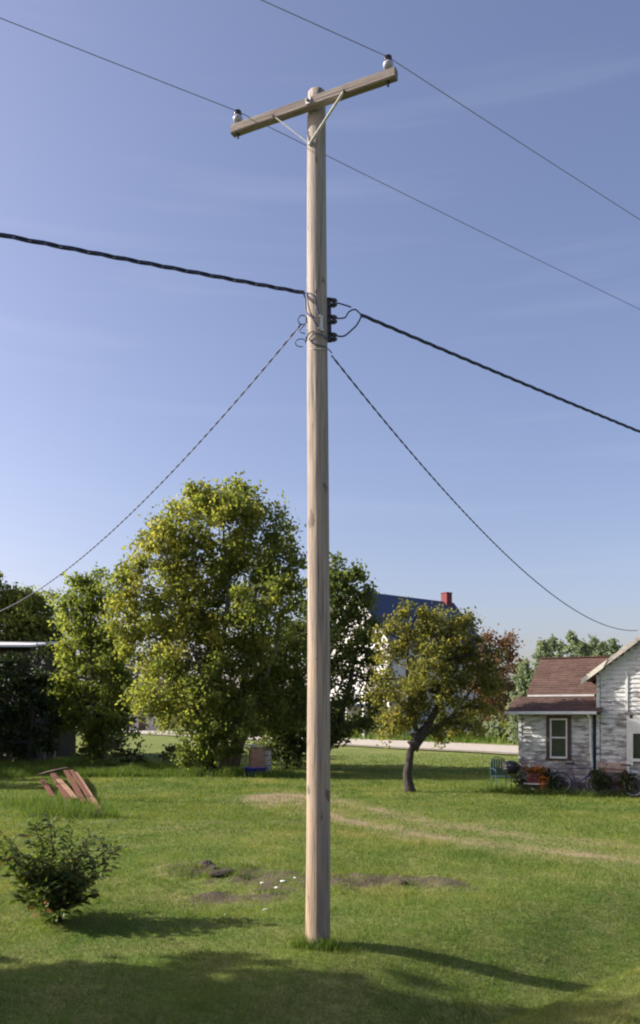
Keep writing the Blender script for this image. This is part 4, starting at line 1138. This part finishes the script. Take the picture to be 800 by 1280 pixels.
# local +y runs along the ridge away from the gable; local x across the gable
GW = 9.0; GE = 9.4; GP = 14.3; GL = 13.9
hg = GW/2
G().poly([(-hg, 0, 0), (hg, 0, 0), (hg, 0, GE), (0, 0, GP), (-hg, 0, GE)], (0, .2, 0)).build('gable_wall', M['white_siding'], farm)
G().poly([(-hg, GL, 0), (hg, GL, 0), (hg, GL, GE), (0, GL, GP), (-hg, GL, GE)], (0, -.2, 0)).build('gable_wall', M['white_siding'], farm)
for sx in (-1, 1): G().box((sx*(hg-.1), GL/2, GE/2), (.2, GL-.4, GE)).build('wall', M['white_siding'], farm)
sl = (GP-GE)/hg
for sx in (-1, 1):
    g = G(); g.add([(sx*d, y, GP+.1-d*sl+h) for h in (0, .22) for y in (-.5, GL+.5) for d in (0, hg+.6)], np.array([[0,2,3,1],[4,5,7,6],[0,1,5,4],[2,6,7,3],[1,3,7,5],[0,4,6,2]]))
    r = g.build('roof', M['blue_roof'], farm)
    g = G(); g.poly([(0, -.53, GP+.34), (sx*(hg+.6), -.53, GP+.34-(hg+.6)*sl), (sx*(hg+.6), -.53, GP-.1-(hg+.6)*sl), (0, -.53, GP-.1)], (0, -.05, 0)); g.build('rake_board', M['white_siding'], r)
ch = G().box((.1, 13.1, GP-.1), (.85, .85, 2.5)).build('chimney', M['red_brick'], farm)
G().box((.1, 13.1, GP+1.25), (.93, .93, .12)).build('cap', M['red_brick'], ch)
for (x, z) in ((-2.2, 2.2), (2.2, 2.2), (-2.0, 6.6), (2.0, 6.6), (0, 10.6)):
    f = G().box((x, -.04, z), (1.35, .07, 2.0 if z < 9 else 1.4)).build('window', M['white_paint'], farm)
    G().box((x, -.085, z), (.95, .02, 1.6 if z < 9 else 1.0)).build('pane', M['glass_dark'], f)
for y in (3, 7.5, 12):
    for z in (2.2, 6.6):
        f = G().box((hg+.04, y, z), (.07, 1.3, 2.0)).build('window', M['white_paint'], farm)
        G().box((hg+.085, y, z), (.02, .95, 1.6)).build('pane', M['glass_dark'], f)
G().box((0, -1.4, 3.2), (GW-1, 2.6, .2)).build('porch_roof', M['blue_roof'], farm)
for x in (-3.6, -1.2, 1.2, 3.6): G().box((x, -2.5, 1.55), (.2, .2, 3.1)).build('porch_post', M['white_siding'], farm)

# grey shed beyond the road near the house
sp = P(640, 900, 68)
shed = thing('wooden_shed', 'dark wooden shed with blue grey roof beyond the road, behind the peeling house', 'shed', (sp[0]+3.6, sp[1]+3, 0), -.5)
G().poly([(-2.6, -2, 0), (2.6, -2, 0), (2.6, -2, 2.6), (0, -2, 4.6), (-2.6, -2, 2.6)], (0, 4.6, 0)).build('wall', M['dark_board2'], shed)
for sx in (-1, 1):
    g = G(); g.add([(sx*d, y, 4.64-d*.77+h) for h in (0, .1) for y in (-2.3, 2.9) for d in (0, 2.95)], np.array([[0,2,3,1],[4,5,7,6],[0,1,5,4],[2,6,7,3],[1,3,7,5],[0,4,6,2]])); g.build('roof', M['grey_roof'], shed)
G().box((0, -2.03, 1.0), (1.4, .05, 2.0)).build('door', M['dark_board2'], shed)
# small pale shed seen under the trees at left
sp = P(176, 900, 112)
s2 = thing('pale_shed', 'small pale pinkish building beside the far road under the trees', 'shed', (sp[0], sp[1], 0), .3)
G().poly([(-2.4, -2, 0), (2.4, -2, 0), (2.4, -2, 2.3), (0, -2, 3.5), (-2.4, -2, 2.3)], (0, 4, 0)).build('wall', simple('pale_pink', (.6,.5,.48), .8), s2)
for sx in (-1, 1):
    g = G(); g.add([(sx*d, y, 3.54-d*.5+h) for h in (0, .1) for y in (-2.3, 2.3) for d in (0, 2.7)], np.array([[0,2,3,1],[4,5,7,6],[0,1,5,4],[2,6,7,3],[1,3,7,5],[0,4,6,2]])); g.build('roof', M['grey_roof'], s2)
G().box((0, -2.03, .95), (.9, .05, 1.9)).build('door', M['dark_board2'], s2)

# ------------------------------------------------------------------ dark barn behind the left trees
bp = P(37, 900, 42)
barn = thing('dark_barn', 'dark board barn with a bright white metal roof edge behind the left trees', 'barn', (bp[0], bp[1], 0), 0)
Wb = 11
G().box((-Wb/2, .12, 2.9), (Wb, .2, 5.8)).build('wall', M['dark_board'], barn)
G().box((-.1, 4.0, 2.9), (.2, 7.56, 5.8)).build('wall', M['dark_board'], barn)
G().box((-Wb/2, 7.88, 3.3), (Wb, .2, 6.6)).build('wall', M['dark_board'], barn)
for k in range(36): G().box((-.15-.305*k, 0, 2.4), (.27, .04, 4.8)).build('board', M['dark_board'], barn)
G().box((-Wb/2, -.02, 5.28), (Wb, .06, .5)).build('fascia', M['dark_board2'], barn)
G().add([(x, y, z+h) for h in (0, .10) for (y, z) in ((-.5, 5.72), (8.2, 6.75)) for x in (-Wb-.3, .25)], np.array([[0,2,3,1],[4,5,7,6],[0,1,5,4],[2,6,7,3],[1,3,7,5],[0,4,6,2]])).build('roof', M['white_metal'], barn)
for (px, py, lab) in ((55, 935, 'pale wooden stake in the dark under the trees, the left one'), (68, 931, 'pale wooden stake in the dark, nearer the yellow green tree')):
    Zs = 43; p = P(px, 900, Zs)
    G().box((p[0], p[1], .45), (.10, .10, .9), taper=.8).build('stake', M['tan_board'], label=lab, cat='stake', group='pale stakes')

# ------------------------------------------------------------------ blue tub with boxes in the shade of the maple
Zt = 32.5
p = P(319, 970, Zt)
tub = thing('blue_tub', 'blue plastic tub on the grass in the shade of the maple', 'tub', (p[0], p[1], 0), .2)
G().lathe([(.34,0),(.42,.32),(.45,.33),(.45,.37),(.40,.37),(.37,.10),(.02,.08)], n=24).build('shell', M['blue_plastic'], tub, True)
for s in (-1, 1): G().tube(smooth_path([(s*.44, -.1, .3), (s*.50, -.06, .33), (s*.50, .06, .33), (s*.44, .1, .3)]), .012, 6).build('handle', M['dark_metal'], tub, True)
bx = thing('cardboard_box', 'brown open cardboard box standing in the blue tub', 'box', (p[0]+.05, p[1], .10), .35)
g = G()
for s in (-1, 1): g.box((s*.25, 0, .49), (.012, .40, .98)).box((0, s*.20, .49), (.48, .012, .98))
g.box((0, 0, .01), (.42, .38, .012)); g.build('body', M['cardboard'], bx)
for s in (-1, 1): G().box((s*.32, 0, 1.02), (.17, .38, .01), np.array(Matrix.Rotation(s*-.5, 3, 'Y'))).build('flap', M['cardboard'], bx)
wb = thing('white_sheet', 'white folded sheet lying on top of the cardboard box', 'sheet', (p[0]-.08, p[1]-.02, 1.10), .35)
g = G(); nn_ = 10
uu, vv = np.meshgrid(np.linspace(-1, 1, nn_), np.linspace(-1, 1, nn_)); zz_ = .12+.03*np.sin(uu*5)+.03*np.cos(vv*6+uu)-.10*np.clip(np.abs(uu)-.7, 0, 1)
idx = (np.arange(nn_-1)[:, None]*nn_+np.arange(nn_-1)[None]).ravel()
vt = np.stack([uu*.32, vv*.24, zz_], -1).reshape(-1, 3); vb_ = vt-np.array([0, 0, .11])
g.add(vt, np.stack([idx, idx+1, idx+nn_+1, idx+nn_], -1)); g.add(vb_, np.stack([idx, idx+nn_, idx+nn_+1, idx+1], -1)); g.build('cloth', M['white_litter'], wb, True, fixn=False)
bk = thing('pale_crate', 'pale grey crate standing beside the blue tub', 'crate', (p[0]+.42, p[1]+.2, 0), .1)
for k in range(5):
    for s in (-1, 1): G().box((0, s*.16, .12+.2*k), (.36, .02, .16)).build('slat', M['stone'], bk)
    for s in (-1, 1): G().box((s*.18, 0, .12+.2*k), (.02, .28, .16)).build('slat', M['stone'], bk)
G().box((0, 0, 1.05), (.40, .36, .03)).build('lid', M['cardboard'], bk)

# ------------------------------------------------------------------ rusty scrap boards
def plank(a, b, w, mat, lab, z0=.03, z1=.03):
    a = np.array([*onground(*a), z0]); b = np.array([*onground(*b), z1])
    c = (a+b)/2
    g = G(); d = b-a; L = np.linalg.norm(d); ns = 7
    e1 = d/L; e2 = np.cross([0, 0, 1], e1); e2 /= np.linalg.norm(e2); e3 = np.cross(e1, e2)
    v = []
    for i in range(ns):
        s = (i/(ns-1)-.5)*L; wv = w/2*(1+random.uniform(-.06, .06)); bow = .02*math.sin(i/(ns-1)*math.pi)
        for (u_, k_) in ((-1, 0), (1, 0), (1, 1), (-1, 1)): v.append(e1*s+e2*u_*wv+e3*(k_*.03+bow))
    f = [[i*4+j, i*4+(j+1) % 4, i*4+4+(j+1) % 4, i*4+4+j] for i in range(ns-1) for j in range(4)]
    g.add(v, np.array(f)); g.f.append(np.array([[3, 2, 1, 0]])); g.f.append(np.array([[0, 1, 2, 3]])+(ns-1)*4)
    o = g.build('scrap_board', M[mat], label=lab, cat='board', group='rusty scrap boards in the grass'); o.location = c
    return o
plank((82,972), (105,1006), .16, 'rust', 'rusty red board, third from the right in the scrap pile', .26, .04)
plank((89,973), (118,1010), .13, 'rust', 'rusty red board leaning second from the right', .30, .05)
plank((94,975), (124,1014), .12, 'rust_pale', 'pale tan board at the right edge of the scrap pile', .27, .03)
plank((73,982), (94,1001), .16, 'rust_pale', 'short pale orange board in the middle of the scrap pile', .20, .04)
plank((66,975), (86,1004), .18, 'rust', 'dark rusty board crossing the middle of the scrap pile', .22, .04)
plank((48,974), (84,971), .20, 'dark_board2', 'dark brown board lying across the top of the scrap pile', .16, .34)
plank((52,980), (66,998), .14, 'rust', 'short rusty board at the left end of the scrap pile', .14, .04)
def clod(px, py, sx, sy, sz, lab, mat='soil', name='soil_clod', seed=0, cat='clod'):
    import bmesh
    x, y = onground(px, py); z = float(height(np.array([x]), np.array([y]))[0])
    bm = bmesh.new(); bmesh.ops.create_icosphere(bm, subdivisions=3, radius=1)
    for v in bm.verts:
        n_ = float(vnoise(np.array([v.co.x*1.3+seed*7+9]), np.array([v.co.y*1.3+v.co.z*1.7+5]), 1.2, seed, 3)[0])
        v.co *= .45+1.1*n_
        v.co.x *= sx; v.co.y *= sy; v.co.z = v.co.z*sz*.7
    me = bpy.data.meshes.new(name); bm.to_mesh(me); bm.free(); me.materials.append(M[mat])
    o = bpy.data.objects.new(name, me); COL.objects.link(o); o.location = (x, y, z+sz*.3); o.rotation_euler = (0, 0, seed)
    tag(o, lab, cat); return o
clod(258, 1089, .24, .12, .12, 'dark brown lump of dug soil at the left end of the dirt ridge', seed=2)
clod(276, 1096, .24, .12, .06, 'smaller brown soil clod trailing right of the dark soil lump', seed=4)
clod(503, 1108, .10, .06, .06, 'small dark soil clod right of the pole at the end of the dirt ridge', seed=5)
clod(82, 1018, .26, .14, .12, 'dark soil clod below the scrap boards', seed=6)
clod(100, 1019, .22, .12, .10, 'second dark soil clod under the middle of the scrap boards', seed=8)
clod(128, 1021, .34, .12, .11, 'dark soil clod right of the scrap boards', seed=9)
for (px, py, s, lab) in ((369,1101,.035,'white scrap of litter closest to the pole on the dirt'), (354,1105,.04,'pale crumpled paper on the dirt left of the pole'),
                         (346,1108,.05,'largest crumpled pale paper on the bare dirt'), (281,1138,.03,'white scrap of litter in the grass below the dirt ridge'),
                         (279,1003,.045,'tiny white scrap on the far lawn'), (332,1128,.04,'pale paper scrap low on the dirt patch'),
                         (328,1104,.03,'small white scrap beside the soil lump'), (553,1259,.035,'pale yellowish scrap in the ditch at the bottom')):
    clod(px, py, s*1.0, s*.7, s*.45, lab, 'white_litter', 'litter', seed=int(px) % 13, cat='litter')
